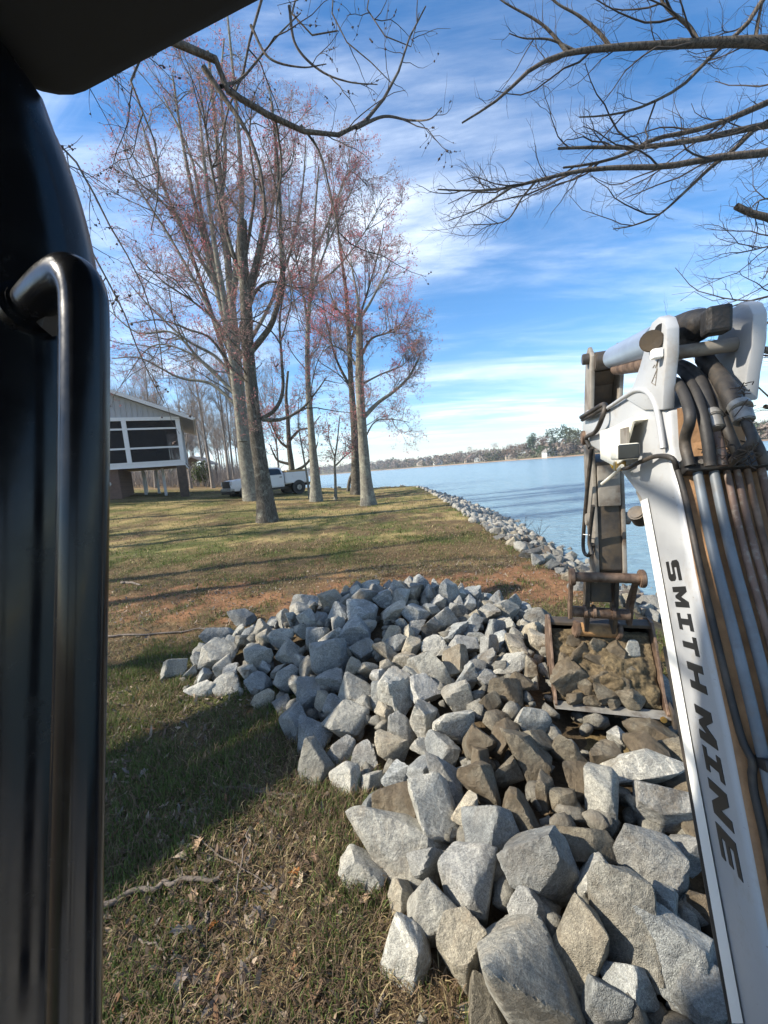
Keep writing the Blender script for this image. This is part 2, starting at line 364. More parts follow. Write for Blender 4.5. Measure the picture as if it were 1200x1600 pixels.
def gz(x, y, micro=True):
    x = np.asarray(x, float); y = np.asarray(y, float)
    z = .25 * ss(5, 18, y) + .075 * np.maximum(0, -x - 1) * ss(8, 28, y) * (1 - .6 * ss(40, 100, -x))
    z = z - 1.1 * np.maximum(0, sd_poly(x, y, LAND) + .15) * .28 - .15 * ss(0, 1, sd_poly(x, y, LAND))
    if micro: z = z + (fbm(x * 1.3, y * 1.3, 5) - .5) * .10 + (fbm(x * 7, y * 7, 9, 3) - .5) * .03
    return z
def g1(x, y): return float(gz(np.array([x]), np.array([y]))[0])
def ground_at(px, py):
    d = ray(px, py); lo, hi = .5, 60.
    for _ in range(3):
        t = np.linspace(lo, hi, 120); P = CAM + d[None] * t[:, None]; i = int(np.argmax(P[:, 2] < gz(P[:, 0], P[:, 1], False))); lo, hi = t[max(i - 1, 0)], t[i]
    return P[i]
def ground_colour(x, y):
    thatch = np.array([.125, .090, .055]); straw = np.array([.30, .235, .115]); green = np.array([.085, .105, .034]); clay = np.array([.235, .122, .072]); leaf = np.array([.145, .10, .070])
    n1 = fbm(x * .55, y * .55, 1); n2 = fbm(x * 1.7, y * 1.7, 2); n3 = fbm(x * .3, y * .9, 3); n4 = fbm(x * 3, y * 3, 4)
    g = .8 * ss(.46, .66, n1 * .55 + n2 * .45 + .06 * ss(7, 12, y) - .16 * ss(4.2, 5.6, y) * (1 - ss(8, 10.5, y)))
    c = thatch + (green - thatch) * g[:, None]
    s = ss(.48, .68, n3 * .6 + n4 * .4 + .08 * ss(9, 16, y) - .05 * (1 - ss(3, 5, y))); c = c + (straw * (1 + .25 * ss(8, 13, y))[:, None] - c) * (.65 * s)[:, None]
    lf = ss(.55, .7, n2 * .5 + n3 * .5) * (1 - ss(6, 14, y)); c = c + (leaf - c) * (.8 * lf)[:, None]
    cm = ss(.40, .62, n1 * .4 + n4 * .6 - .25 + .29 * np.exp(-((x - 1.8) / 3.0) ** 2 - ((y - 6.6) / 1.7) ** 2) + .13 * np.exp(-((x + 2.5) / 5) ** 2 - ((y - 7.0) / 1.6) ** 2) + .24 * np.exp(-((x + 1.35) / .55) ** 2 - ((y - 3.3) / .4) ** 2) + .10 * np.exp(-((x + 5) / 4) ** 2 - ((y - 7) / 2) ** 2))
    c = c + (clay - c) * (.85 * cm)[:, None]
    wood = ss(36, 44, y) * ss(7, 10, -x); c = c + (np.array([.20, .14, .09]) - c) * (.8 * wood)[:, None]
    und = ss(-.2, .4, sd_poly(x, y, LAND)); c = c + (np.array([.11, .085, .06]) - c) * und[:, None]
    return c
def axis_lines(spans):
    r = []
    for a, b, st in spans: r += list(np.arange(a, b, st))
    return np.array(r + [spans[-1][1]])
gx = axis_lines([(-300, -60, 20), (-60, -16, 1.5), (-16, -5, .4), (-5, 3.6, .075), (3.6, 8, .3), (8, 60, 6)])
gy = axis_lines([(-60, -6, 6), (-6, 0, .5), (0, 8, .075), (8, 16, .2), (16, 44, .6), (44, 250, 8)])
XX, YY = np.meshgrid(gx, gy); xf, yf = XX.ravel(), YY.ravel()
Vg = np.stack([xf, yf, gz(xf, yf)], 1); nx, ny = len(gx), len(gy)
ii = np.arange(nx * ny).reshape(ny, nx)
Fg = np.stack([ii[:-1, :-1], ii[:-1, 1:], ii[1:, 1:], ii[1:, :-1]], -1).reshape(-1, 4)
gm = np_mesh('lawn', Vg, Fg); set_col(gm, ground_colour(xf, yf))
tag(link('lawn', gm, MT['ground'], smooth=True), 'patchy lawn of straw, green grass and bare red clay', kind='structure')

# water
def water_material():
    M = Mat('lake water', .2, spec=.5); M.color((.17, .275, .335))
    v = M.coord('Position', (1, 2.3, 1)); a = M.noise(v, 1.1, 6, .6, .4); b = M.noise(M.coord('Position', (.05, .16, 1)), 1, 4, .55)
    ad = M.n('ShaderNodeMath', operation='MULTIPLY_ADD'); M.l(b, ad.inputs[0]); ad.inputs[1].default_value = 1.2; M.l(a, ad.inputs[2])
    M.bump(ad.outputs[0], .9, .30); return M.m
wv = np.array([(-900, -80, 0), (2500, -80, 0), (2500, 2500, 0), (-900, 2500, 0)], float); wv[:, 2] = WATER_Z
tag(link('water', np_mesh('water', wv, [(0, 1, 2, 3)]), water_material()), 'rippled blue lake water', kind='structure')
# ------------------------------------------------------------------ trees
def spawn(rng, P, Rr, n, lenr, ang, up=.15, wob=.16, K=5, rr=.012, t0=.25, t1=1., curve=.05, taper=.35, tip=.6, rmax=.75):
    N, Kp, _ = P.shape
    L = np.linalg.norm(np.diff(P, axis=1), axis=2).sum(1); idx = rng.choice(N, n, p=L / L.sum())
    t = rng.uniform(t0, t1, n); f = t * (Kp - 1) * .999; i = f.astype(int); f = (f - i)[:, None]
    A = P[idx, i]; B = P[idx, i + 1]; pos = A + (B - A) * f; tan = B - A; tan /= np.linalg.norm(tan, axis=1, keepdims=True) + 1e-9
    rad = Rr[idx, i] * (1 - f[:, 0]) + Rr[idx, i + 1] * f[:, 0]
    rv = rng.normal(size=(n, 3)); pr = rv - (rv * tan).sum(1, keepdims=True) * tan; pr /= np.linalg.norm(pr, axis=1, keepdims=True) + 1e-9
    a = np.radians(rng.uniform(ang[0], ang[1], n))[:, None]
    d = np.cos(a) * tan + np.sin(a) * pr; d[:, 2] += up; d /= np.linalg.norm(d, axis=1, keepdims=True)
    ln = rng.uniform(lenr[0], lenr[1], n) * (1.1 - tip * t)
    out = np.zeros((n, K, 3)); out[:, 0] = pos; st = (ln / (K - 1))[:, None]
    for k in range(1, K):
        out[:, k] = out[:, k - 1] + d * st
        d = d + rng.normal(size=(n, 3)) * wob; d[:, 2] += curve; d /= np.linalg.norm(d, axis=1, keepdims=True)
    r0 = np.minimum(rad * rmax, rr * ln + .0012)
    return out, r0[:, None] * np.linspace(1, taper, K)[None]
def buds_mesh(rng, P, n, size, spread=.02):
    N, K, _ = P.shape; idx = rng.integers(0, N, n); t = rng.uniform(.35, 1, n) * (K - 1) * .999; i = t.astype(int); f = (t - i)[:, None]
    c = P[idx, i] + (P[idx, i + 1] - P[idx, i]) * f + rng.normal(size=(n, 3)) * spread
    s = rng.uniform(size[0], size[1], n)[:, None, None]
    base = np.array([(1, 1, 1), (1, -1, -1), (-1, 1, -1), (-1, -1, 1)]) * .5
    q = rng.normal(size=(n, 3, 3)); q = np.linalg.qr(q)[0]
    V = c[:, None] + np.einsum('nij,kj->nki', q, base) * s
    o = np.arange(n)[:, None, None] * 4; Fc = (np.array([(0, 1, 2), (0, 2, 3), (0, 3, 1), (1, 3, 2)])[None] + o).reshape(-1, 3)
    return V.reshape(-1, 3), Fc
def stems_arrays(stems, K=26):
    P = np.zeros((len(stems), K, 3)); Q = np.zeros((len(stems), K))
    for s, (pts, r0, r1, flare) in enumerate(stems):
        P[s] = catmull(pts, K); t = np.linspace(0, 1, K); Q[s] = r0 + (r1 - r0) * t ** .8
        Q[s] *= 1 + .16 * (fbm(np.arange(K) * .9, np.full(K, s * 7.3), 21) - .5)
        if flare: Q[s] += r0 * flare * np.exp(-t * K / 2.2)
    return P, Q
def make_tree(name, label, cat, stems, levels, seed, bark, twig, bud=None, nbuds=0, bsize=(.03, .06), base=None, group=None, sides=10, crown_from=1, smooth=True, bspread=.03):
    """stems in world coordinates; levels: list of dicts for spawn; the thing's Empty stands at the foot of the first stem"""
    rng = np.random.default_rng(seed)
    P, Q = stems_arrays(stems); base = np.array(base if base is not None else P[0, 0])
    trunk = [tubes(P - base, Q, sides)]; cr = []
    lv = [(P, Q)]; last = None
    for k, L in enumerate(levels):
        L = dict(L); src = L.pop('src', None); sd = L.pop('sides', 4 if k < 2 else 3)
        if src is None: pp, qq = lv[-1]
        else:
            Kc = min(lv[s][0].shape[1] for s in src)
            pp = np.concatenate([lv[s][0][:, np.linspace(0, lv[s][0].shape[1] - 1, Kc).astype(int)] for s in src]); qq = np.concatenate([lv[s][1][:, np.linspace(0, lv[s][1].shape[1] - 1, Kc).astype(int)] for s in src])
        a, b = spawn(rng, pp, qq, **L); lv.append((a, b))
        (trunk if k < crown_from - 1 else cr).append(tubes(a - base, b, sd)); last = a
    e = empty(name, base); tag(e, label, cat, group)
    link('trunk', np_mesh('trunk', *join(trunk)), MT[bark], e, smooth=True)
    if cr:
        c = link('crown', np_mesh('crown', *join(cr)), MT[twig], e, smooth=True)
        if nbuds:
            V, Fc = buds_mesh(rng, last, nbuds, bsize, bspread); link('buds', np_mesh('buds', V - base, Fc), MT[bud], c)
    return e
def pts(Y, *pp):
    """pixels (x, y[, depth]) -> points"""
    return [at(p[0], p[1], p[2] if len(p) > 2 else Y) for p in pp]
def foot(px, py, drop=.15):
    p = ground_at(px, py).copy(); p[2] -= drop; return p

# the big dark maple in the middle of the lawn
b1 = foot(418, 815); Y1 = b1[1]
T1 = [([b1] + pts(Y1, (412, 760), (402, 690), (393, 610), (387, 540), (384, 470), (379, 400), (378, 345)), .33, .19, .55),
      (pts(Y1, (385, 470), (398, 420), (408, 370), (414, 320), (404, 285)) , .15, .06, 0),
      (pts(Y1, (393, 548), (408, 530), (425, 505), (437, 462), (441, 420), (439, 370), (437, 310), (432, 230), (425, 160)), .13, .035, 0),
      (pts(Y1, (390, 478), (402, 452), (425, 440), (455, 448), (475, 450)), .08, .02, 0),
      (pts(Y1, (408, 655), (430, 640), (442, 610), (440, 560), (437, 500), (445, 440), (440, 380)), .085, .018, 0),
      (pts(Y1, (410, 656), (440, 655), (470, 640), (492, 615), (510, 590)), .085, .022, 0),
      (pts(Y1, (388, 560), (362, 535), (335, 500), (300, 470), (255, 440), (215, 400)), .075, .015, 0),
      (pts(Y1, (390, 600), (365, 580), (330, 530), (295, 515), (250, 500), (205, 505)), .075, .015, 0),
      (pts(Y1, (381, 450), (365, 400), (345, 330), (330, 260), (320, 190), (310, 120)), .10, .02, 0),
      (pts(Y1, (380, 420), (392, 350), (398, 290), (390, 220), (395, 150)), .08, .02, 0)]
make_tree('maple_tree', 'big dark-barked maple with broken top and red buds, nearest tree on the lawn', 'tree', T1,
          [dict(n=95, lenr=(1.2, 3.6), ang=(30, 75), up=.1, wob=.2, K=8, rr=.014, t0=.45, sides=5, curve=.03),
           dict(n=650, lenr=(.5, 1.7), ang=(25, 65), up=.12, wob=.22, K=6, rr=.010, src=(0, 1), t0=.3),
           dict(n=3600, lenr=(.2, .8), ang=(25, 60), up=.12, wob=.22, K=4, rr=.008),
           dict(n=12000, lenr=(.1, .45), ang=(20, 60), up=.1, wob=.2, K=3, rr=.011)], 11, 'bark_dark', 'twig', 'bud', 14000, (.015, .038), sides=14, crown_from=2)
# the tall pale many-stemmed maple behind it
b2 = foot(396, 782); Y2 = b2[1]
T2 = [([b2] + pts(Y2, (388, 740), (380, 680), (374, 610), (366, 520), (358, 430), (348, 320), (338, 210), (325, 80)), .46, .07, .5),
      (pts(Y2, (372, 580), (352, 500), (330, 420), (305, 320), (285, 220), (270, 120)), .26, .05, 0),
      (pts(Y2, (362, 470), (372, 400), (378, 300), (372, 200), (362, 90), (355, 20)), .24, .05, 0),
      (pts(Y2, (366, 520), (340, 430), (318, 350), (300, 250), (255, 150)), .2, .04, 0),
      (pts(Y2, (356, 410), (345, 330), (352, 240), (345, 140), (350, 60)), .2, .04, 0),
      (pts(Y2, (370, 540), (400, 430), (425, 330), (430, 230), (420, 130)), .18, .04, 0),
      (pts(Y2, (375, 610), (340, 560), (290, 530), (235, 480), (200, 440)), .13, .03, 0),
      (pts(Y2, (376, 640), (330, 600), (280, 590), (220, 560), (175, 560)), .12, .03, 0),
      (pts(Y2, (374, 620), (320, 570), (270, 520), (215, 520), (165, 480)), .12, .03, 0),
      (pts(Y2, (372, 575), (320, 470), (265, 370), (215, 290), (190, 220)), .15, .03, 0),
      (pts(Y2, (366, 500), (300, 380), (245, 270), (215, 170)), .15, .03, 0),
      (pts(Y2, (374, 560), (420, 480), (455, 390), (472, 300), (478, 220)), .14, .03, 0),
      (pts(Y2, (376, 625), (310, 560), (240, 540), (190, 600)), .10, .02, 0),
      (pts(Y2 - 1.5, (379, 690), (368, 600), (352, 480), (335, 380), (322, 280), (310, 160)), .3, .05, 0)]
make_tree('maple_tree', 'tall pale many-stemmed maple hazy with red buds, behind the big dark trunk', 'tree', T2,
          [dict(n=120, lenr=(2, 5.5), ang=(35, 75), up=.12, wob=.16, K=8, rr=.012, t0=.3, sides=5, curve=.05),
           dict(n=1300, lenr=(.8, 2.6), ang=(25, 60), up=.15, wob=.18, K=6, rr=.009, src=(0, 1), t0=.3),
           dict(n=6500, lenr=(.3, 1.2), ang=(25, 60), up=.12, wob=.2, K=4, rr=.008),
           dict(n=14000, lenr=(.2, .65), ang=(20, 60), up=.1, wob=.2, K=3, rr=.012)], 12, 'bark_pale', 'twig', 'bud', 25000, (.018, .05), sides=12, crown_from=2)
# twin stem hugging it on the left, its shade put into dark bark
b2b = foot(386, 776); 
make_tree('maple_tree', 'shaded slim trunk close against the left of the pale maple', 'tree', [([b2b] + pts(b2b[1], (380, 700), (368, 620), (340, 520), (300, 400), (260, 300), (230, 220)), .28, .05, .4)],
          [dict(n=40, lenr=(1.5, 5), ang=(30, 70), up=.2, wob=.15, K=8, rr=.012, t0=.3, sides=5),
           dict(n=350, lenr=(.6, 2.2), ang=(25, 60), up=.12, wob=.2, K=5, rr=.009, t0=.3),
           dict(n=2200, lenr=(.3, 1.), ang=(25, 60), up=.1, wob=.2, K=4, rr=.008)], 13, 'bark_dark', 'twig', 'bud', 5000, (.02, .055), crown_from=2)
# slender tree right of the dark maple
b3 = foot(494, 783); Y3 = b3[1]
T3 = [([b3] + pts(Y3, (492, 740), (486, 670), (481, 590), (481, 510), (488, 430), (492, 340), (498, 260)), .27, .04, .7),
      (pts(Y3, (483, 480), (505, 400), (540, 320), (560, 270)), .09, .02, 0), (pts(Y3, (484, 520), (470, 440), (455, 360), (450, 280)), .09, .02, 0),
      (pts(Y3, (490, 400), (520, 330), (545, 270), (575, 290)), .07, .02, 0), (pts(Y3, (486, 450), (525, 420), (565, 370), (600, 310)), .07, .02, 0)]
make_tree('maple_tree', 'slender straight pale tree standing beside the truck bed', 'tree', T3,
          [dict(n=65, lenr=(1.5, 4.5), ang=(30, 65), up=.25, wob=.14, K=8, rr=.012, t0=.4, sides=5),
           dict(n=650, lenr=(.6, 2.0), ang=(25, 60), up=.15, wob=.2, K=5, rr=.009, src=(0, 1), t0=.35),
           dict(n=3600, lenr=(.3, 1.), ang=(25, 60), up=.12, wob=.2, K=4, rr=.008),
           dict(n=10000, lenr=(.15, .55), ang=(20, 60), up=.1, wob=.2, K=3, rr=.012)], 14, 'bark_pale', 'twig', 'bud', 16000, (.018, .045), crown_from=2)
# right-hand pair by the water
b4 = foot(576, 789); Y4 = b4[1]
T4 = [([b4] + pts(Y4, (571, 740), (566, 670), (562, 600), (562, 540), (561, 490)), .33, .17, .55),
      (pts(Y4, (566, 655), (590, 630), (615, 612), (638, 590), (655, 560)), .12, .05, 0),
      (pts(Y4, (562, 560), (580, 530), (605, 520), (630, 505)), .09, .02, 0), (pts(Y4, (562, 530), (545, 500), (525, 480), (510, 440)), .10, .02, 0),
      (pts(Y4, (561, 500), (558, 460), (550, 420), (548, 395)), .10, .02, 0), (pts(Y4, (561, 500), (580, 470), (600, 430), (612, 405)), .09, .02, 0),
      (pts(Y4, (563, 580), (545, 555), (520, 540), (505, 550)), .07, .02, 0), (pts(Y4, (568, 690), (585, 660), (610, 655), (640, 660)), .05, .015, 0),
      (pts(Y4, (566, 600), (595, 585), (630, 570), (650, 545)), .06, .015, 0)]
make_tree('maple_tree', 'pale maple with a thick upswept right limb, last trunk before the open water', 'tree', T4,
          [dict(n=75, lenr=(1.0, 3.0), ang=(30, 70), up=.15, wob=.2, K=8, rr=.013, t0=.4, sides=5),
           dict(n=650, lenr=(.5, 1.6), ang=(25, 65), up=.12, wob=.22, K=6, rr=.010, src=(0, 1), t0=.35),
           dict(n=3600, lenr=(.25, .8), ang=(25, 60), up=.12, wob=.22, K=4, rr=.008),
           dict(n=9000, lenr=(.15, .5), ang=(20, 60), up=.1, wob=.2, K=3, rr=.012)], 15, 'bark_pale', 'twig', 'bud', 15000, (.016, .042), sides=12, crown_from=2)
b5 = foot(557, 773); Y5 = b5[1]  # second waterside trunk, in the dark bark
make_tree('maple_tree', 'dark maple trunk just left of and behind the pale waterside maple', 'tree',
          [([b5] + pts(Y5, (556, 730), (553, 660), (548, 590), (545, 520), (540, 450), (530, 380), (525, 320)), .36, .06, .5), (pts(Y5, (550, 610), (525, 560), (510, 500), (500, 450)), .12, .03, 0), (pts(Y5, (546, 540), (570, 470), (590, 400), (600, 350)), .12, .03, 0)],
          [dict(n=45, lenr=(1.5, 4.5), ang=(30, 65), up=.2, wob=.15, K=8, rr=.012, t0=.35, sides=5),
           dict(n=450, lenr=(.6, 2.2), ang=(25, 60), up=.12, wob=.2, K=5, rr=.009, src=(0, 1), t0=.35),
           dict(n=3000, lenr=(.3, 1.1), ang=(25, 60), up=.1, wob=.2, K=4, rr=.008)], 16, 'bark_dark', 'twig', 'bud', 9500, (.025, .055), crown_from=2)
# saplings and stub
b6 = foot(484, 779)
make_tree('sapling_tree', 'thin leaning sapling trunk in front of the truck bed', 'tree', [([b6] + pts(b6[1], (479, 740), (472, 700), (466, 660), (468, 610)), .085, .02, .3)],
          [dict(n=18, lenr=(.8, 2.2), ang=(30, 65), up=.2, K=6, rr=.012, t0=.4), dict(n=160, lenr=(.3, 1.), ang=(25, 60), K=4, rr=.009), dict(n=500, lenr=(.15, .5), ang=(25, 60), K=3, rr=.009)], 17, 'bark_pale', 'twig', crown_from=2)
b7 = foot(524, 781)
make_tree('sapling_tree', 'thin forked sapling between the slender tree and the waterside pair', 'tree',
          [([b7] + pts(b7[1], (524, 750), (523, 720), (527, 690), (531, 650)), .11, .03, .3), (pts(b7[1], (524, 728), (540, 712), (555, 700)), .06, .02, 0), (pts(b7[1], (523, 715), (515, 690), (512, 660)), .05, .02, 0)],
          [dict(n=22, lenr=(.8, 2.2), ang=(30, 70), up=.15, K=6, rr=.012, t0=.35), dict(n=200, lenr=(.3, 1.), ang=(25, 60), K=4, rr=.009), dict(n=800, lenr=(.15, .5), ang=(25, 60), K=3, rr=.009)], 18, 'bark_pale', 'twig', 'bud', 900, (.03, .06), crown_from=2)
b8 = foot(543, 768)
make_tree('tree_stub', 'short dark leaning dead stub on the lawn before the water', 'tree stub', [([b8] + pts(b8[1], (546, 752), (551, 738)), .17, .13, .2)], [], 19, 'bark_dark', 'twig_dark')
# dark arching tree behind the truck
b9 = foot(462, 768); b9 = np.array([b9[0] - 1, 37.0, g1(b9[0] - 1, 37) - .1])
make_tree('arching_tree', 'dark open tree with arching limbs behind the truck cab', 'tree',
          [([b9] + pts(37, (456, 735), (452, 700), (450, 660), (447, 620), (450, 580)), .35, .1, .3), (pts(37, (457, 738), (475, 728), (490, 710), (497, 690)), .18, .05, 0), (pts(37, (452, 725), (435, 720), (428, 710), (422, 695)), .16, .05, 0),
           (pts(37, (451, 700), (438, 690), (425, 665), (420, 645)), .15, .04, 0), (pts(37, (451, 690), (468, 672), (485, 668), (500, 650)), .15, .04, 0)],
          [dict(n=40, lenr=(1.5, 4), ang=(30, 70), up=.1, K=7, rr=.012, t0=.35, wob=.2), dict(n=400, lenr=(.6, 2.), ang=(25, 60), K=5, rr=.010, wob=.2), dict(n=2500, lenr=(.3, 1.), ang=(25, 60), K=3, rr=.011)], 20, 'bark_dark', 'twig', 'bud', 1500, (.05, .1), crown_from=2)

# woodland behind the house: individual bare trees sharing a few forms
forms = []
for k in range(4):
    rng = np.random.default_rng(40 + k); h = 13 + k; x = rng.normal(size=2) * .5
    st = [([(0, 0, -.2), (x[0] * .3, x[1] * .3, h * .4), (x[0], x[1], h)], .15 + .02 * k, .03, .3)]
    if k % 2: st.append(([(x[0] * .3, x[1] * .3, h * .35), (1.0, .4, h * .65), (1.6, .2, h * .95)], .09, .02, 0))
    f = make_tree('woodland_tree', '', '', st, [dict(n=34, lenr=(1.5, 4.5), ang=(25, 60), up=.3, K=6, rr=.010, t0=.35, wob=.12), dict(n=260, lenr=(.6, 2.2), ang=(25, 55), up=.2, K=4, rr=.011), dict(n=2600, lenr=(.4, 1.3), ang=(20, 55), up=.15, K=3, rr=.017)], 50 + k, 'bark_grey', 'twig_pale', sides=6, crown_from=2)
    forms.append(f)
rng = np.random.default_rng(5)
wspots = []
for px in np.linspace(166, 445, 92):
    Y = rng.uniform(42, 125); p = at(px + rng.uniform(-6, 6), 770, Y)
    if float(sd_poly(np.array([p[0]]), np.array([Y]), LAND)[0]) < -1.5: wspots.append((p[0], Y))
used = [False] * 4
for i, (x, y) in enumerate(wspots):
    k = int(rng.integers(0, 4)); f = forms[k] if not used[k] else copy_tree(forms[k]); used[k] = True
    f.location = (x, y, g1(x, y)); s = rng.uniform(.75, 1.1); f.scale = (s * rng.uniform(.9, 1.2), s, s); f.rotation_euler = (0, 0, rng.uniform(0, 6.28))
    qx = proj((x, y, 1.))[0]; dp = 'front' if y < 62 else ('middle' if y < 92 else 'far'); tag(f, f"slim woodland tree {'seen under or left of the porch' if qx < 220 else ('seen at the right end of the porch' if qx < 298 else ('between porch and truck nose' if qx < 350 else 'behind the truck'))}, {dp} of the wood", 'tree', 'woodland trees behind the house')
p = at(142, 700, 44); f = copy_tree(forms[1]); f.location = (p[0], 44, g1(p[0], 44)); f.scale = (1.7, 1.7, 2.1)
tag(f, 'tall pale bare tree above the house roof, next to the cab pillar', 'tree', 'woodland trees behind the house')

# leafless brush on the woodland floor: one mass
n = 7000; by = rng.uniform(44, 120, n); bx = by * rng.uniform(-.82, -.27, n); kp = (sd_poly(bx, by, LAND) < -1.5); bx, by = bx[kp], by[kp]; n = len(bx); bh = rng.uniform(.8, 3.4, n); dd_ = rng.normal(size=(n, 2)) * .35
P0 = np.stack([bx, by, gz(bx, by) - .05], 1); PB = np.stack([P0, P0 + np.stack([dd_[:, 0] * bh * .4, dd_[:, 1] * bh * .4, bh * .55], 1), P0 + np.stack([dd_[:, 0] * bh, dd_[:, 1] * bh, bh], 1)], 1); RB = np.stack([bh * .012, bh * .008, bh * .003], 1)
c0, c1 = spawn(rng, PB, RB, 16000, (.4, 1.3), (20, 60), K=3, rr=.012); bv, bf = join([tubes(PB, RB, 3), tubes(c0, c1, 3)])
tag(link('woodland_brush', np_mesh('woodland_brush', bv, bf), MT['twig_pale']), 'grey leafless brush on the floor of the wood behind the house', 'brush', kind='stuff')

# out of the frame on the left: trees whose shadows stripe the lawn, and the one whose boughs hang over the cab
def shade_tree(x, y, h, seed, rad=.3, thin=1.):
    z = g1(x, y)
    return make_tree('shade_tree', f'bare tree left of the cab, {"thin" if thin < .5 else "full"} crown, whose shadow stripes the lawn', 'tree',
        [([(x, y, z - .2), (x + .1, y, z + h * .4), (x - .2, y + .1, z + h)], rad, .05, .4), ([(x, y, z + h * .3), (x + 1.2, y + .3, z + h * .55), (x + 1.8, y + .4, z + h * .85)], rad * .5, .04, 0)],
        [dict(n=int(34 * thin) + 6, lenr=(1.5, 4), ang=(30, 60), up=.25, K=7, rr=.014, t0=.4, sides=5), dict(n=int(300 * thin), lenr=(.6, 2.2), ang=(25, 60), up=.15, K=5, rr=.012), dict(n=int(1200 * thin), lenr=(.3, 1.1), ang=(25, 60), K=3, rr=.010)],
        seed, 'bark_dark', 'twig', crown_from=2, group='trees left of the cab')
for i, (x, y, h, r_, th) in enumerate([(-11.5, 3.05, 9, .24, .1), (-15.5, 5.4, 13, .34, .35), (-17, 7.0, 14, .38, .5), (-19, 11.2, 14, .36, 1.), (-21, 13.2, 15, .36, 1.), (-24, 17, 16, .35, 1.), (-27, 22, 15, .35, 1.)]):
    shade_tree(x, y, h, 70 + i, r_, th)

# boughs overhead from the tree at the cab's left
def bough_tree(name, label, stems, levels, seed, bud=0, bark='limb', twig='twig_dark', bsize=(.008, .018), crown_from=1):
    return make_tree(name, label, 'tree', stems, levels, seed, bark, twig, 'bud_dark', bud, bsize, sides=8, crown_from=crown_from, bspread=.003)
tb = np.array([-4.7, -.12]); tz = g1(*tb)
crotch = (-4.4, .04, 4.6)
over = [([(tb[0] - .1, .35, tz - .2), (-5.3, 1.3, 1.6), (-6.0, 2.47, 3.24), (-6.5, 3.3, 4.6), (-7.6, 4.6, 7)], .40, .20, .1),
        ([(tb[0] - .1, .0, tz - .2), (-5.25, .42, 1.6), (-5.95, 1.5, 3.24), (-6.5, 2.35, 4.6), (-7.5, 3.3, 6.5)], .44, .20, .1),
        ([(tb[0], tb[1], tz - .2), (-4.6, -.06, 2.2), crotch, (-4.25, .14, 6.2), (-3.9, .6, 10)], .38, .16, .3),
        ([crotch, (-3.6, 2.2, 5.3), *pts(4.0, (290, 70, 3.6), (340, 130, 3.7), (420, 180, 3.8), (500, 212, 3.9), (556, 200, 4.0), (596, 160, 4.1), (630, 95, 4.2), (645, 40, 4.2), (665, 10, 4.2))], .085, .006, 0),
        (pts(3.7, (318, 105, 3.65), (352, 155), (385, 205), (404, 255), (412, 300), (414, 340)), .026, .010, 0),
        (pts(4, (556, 200, 4.0), (600, 182, 4.1), (640, 188, 4.2), (672, 186), (690, 168)), .018, .004, 0),
        ([(-4.22, .05, 6.6), (-2.4, 3.0, 6.4), *pts(4.2, (440, -60), (452, 10), (470, 40), (500, 60), (528, 48))], .05, .006, 0),
        ([(-4.25, .0, 6.2), (-2.2, 2.8, 6.6), *pts(4.0, (405, -90), (392, 40), (385, 100), (360, 160), (345, 220), (350, 280), (335, 330))], .045, .004, 0),
        ([(-4.3, -.03, 5.6), (-2.9, 2.4, 5.5), *pts(3.6, (200, 60), (205, 130), (240, 215), (248, 260), (246, 310), (236, 360))], .035, .004, 0),
        ([(-4.33, -.06, 5.2), (-2.9, 2.2, 4.4), *pts(3.2, (68, 228), (82, 215), (110, 240), (140, 290), (170, 350), (205, 410), (232, 470), (250, 540), (255, 590))], .022, .0035, 0),
        ([(-4.37, -.1, 4.9), (-3.0, 2.0, 4.3), *pts(3.0, (76, 238), (95, 285), (125, 355), (155, 415), (190, 480), (215, 545), (240, 600), (256, 630))], .022, .0035, 0),
        ([(-4.2, .08, 6.8), (-1.6, 3.2, 6.8), *pts(4.3, (500, -60), (515, 10), (545, 70), (590, 105), (612, 130))], .035, .004, 0), ([(-4.18, .1, 7.0), (-1.4, 3.3, 7.0), *pts(4.4, (560, -60), (572, 10), (600, 55), (640, 75), (655, 20))], .03, .004, 0),
        (pts(4.1, (452, 10), (462, 70), (500, 110), (545, 128), (590, 132)), .016, .004, 0), (pts(3.9, (392, 40), (420, 90), (470, 105), (510, 100)), .014, .004, 0), (pts(3.9, (345, 135, 3.7), (380, 120), (430, 60), (470, 20)), .016, .004, 0),
        (pts(4, (470, 195, 3.88), (500, 240), (520, 320), (535, 390), (560, 440), (560, 500)), .012, .004, 0),
        (pts(4, (430, 182, 3.82), (440, 260), (432, 340), (450, 420), (470, 520)), .012, .003, 0)]
bough_tree('overhanging_tree', 'tree at the cab left whose dark budded boughs hang across the upper left sky', over,
           [dict(n=170, lenr=(.35, 1.2), ang=(30, 75), up=.05, wob=.2, K=7, rr=.007, t0=.45, t1=.98, sides=4, curve=-.04, tip=.5),
            dict(n=700, lenr=(.1, .4), ang=(30, 70), up=.05, wob=.2, K=5, rr=.008, t0=.2, sides=3, curve=.02)], 81, 1300)
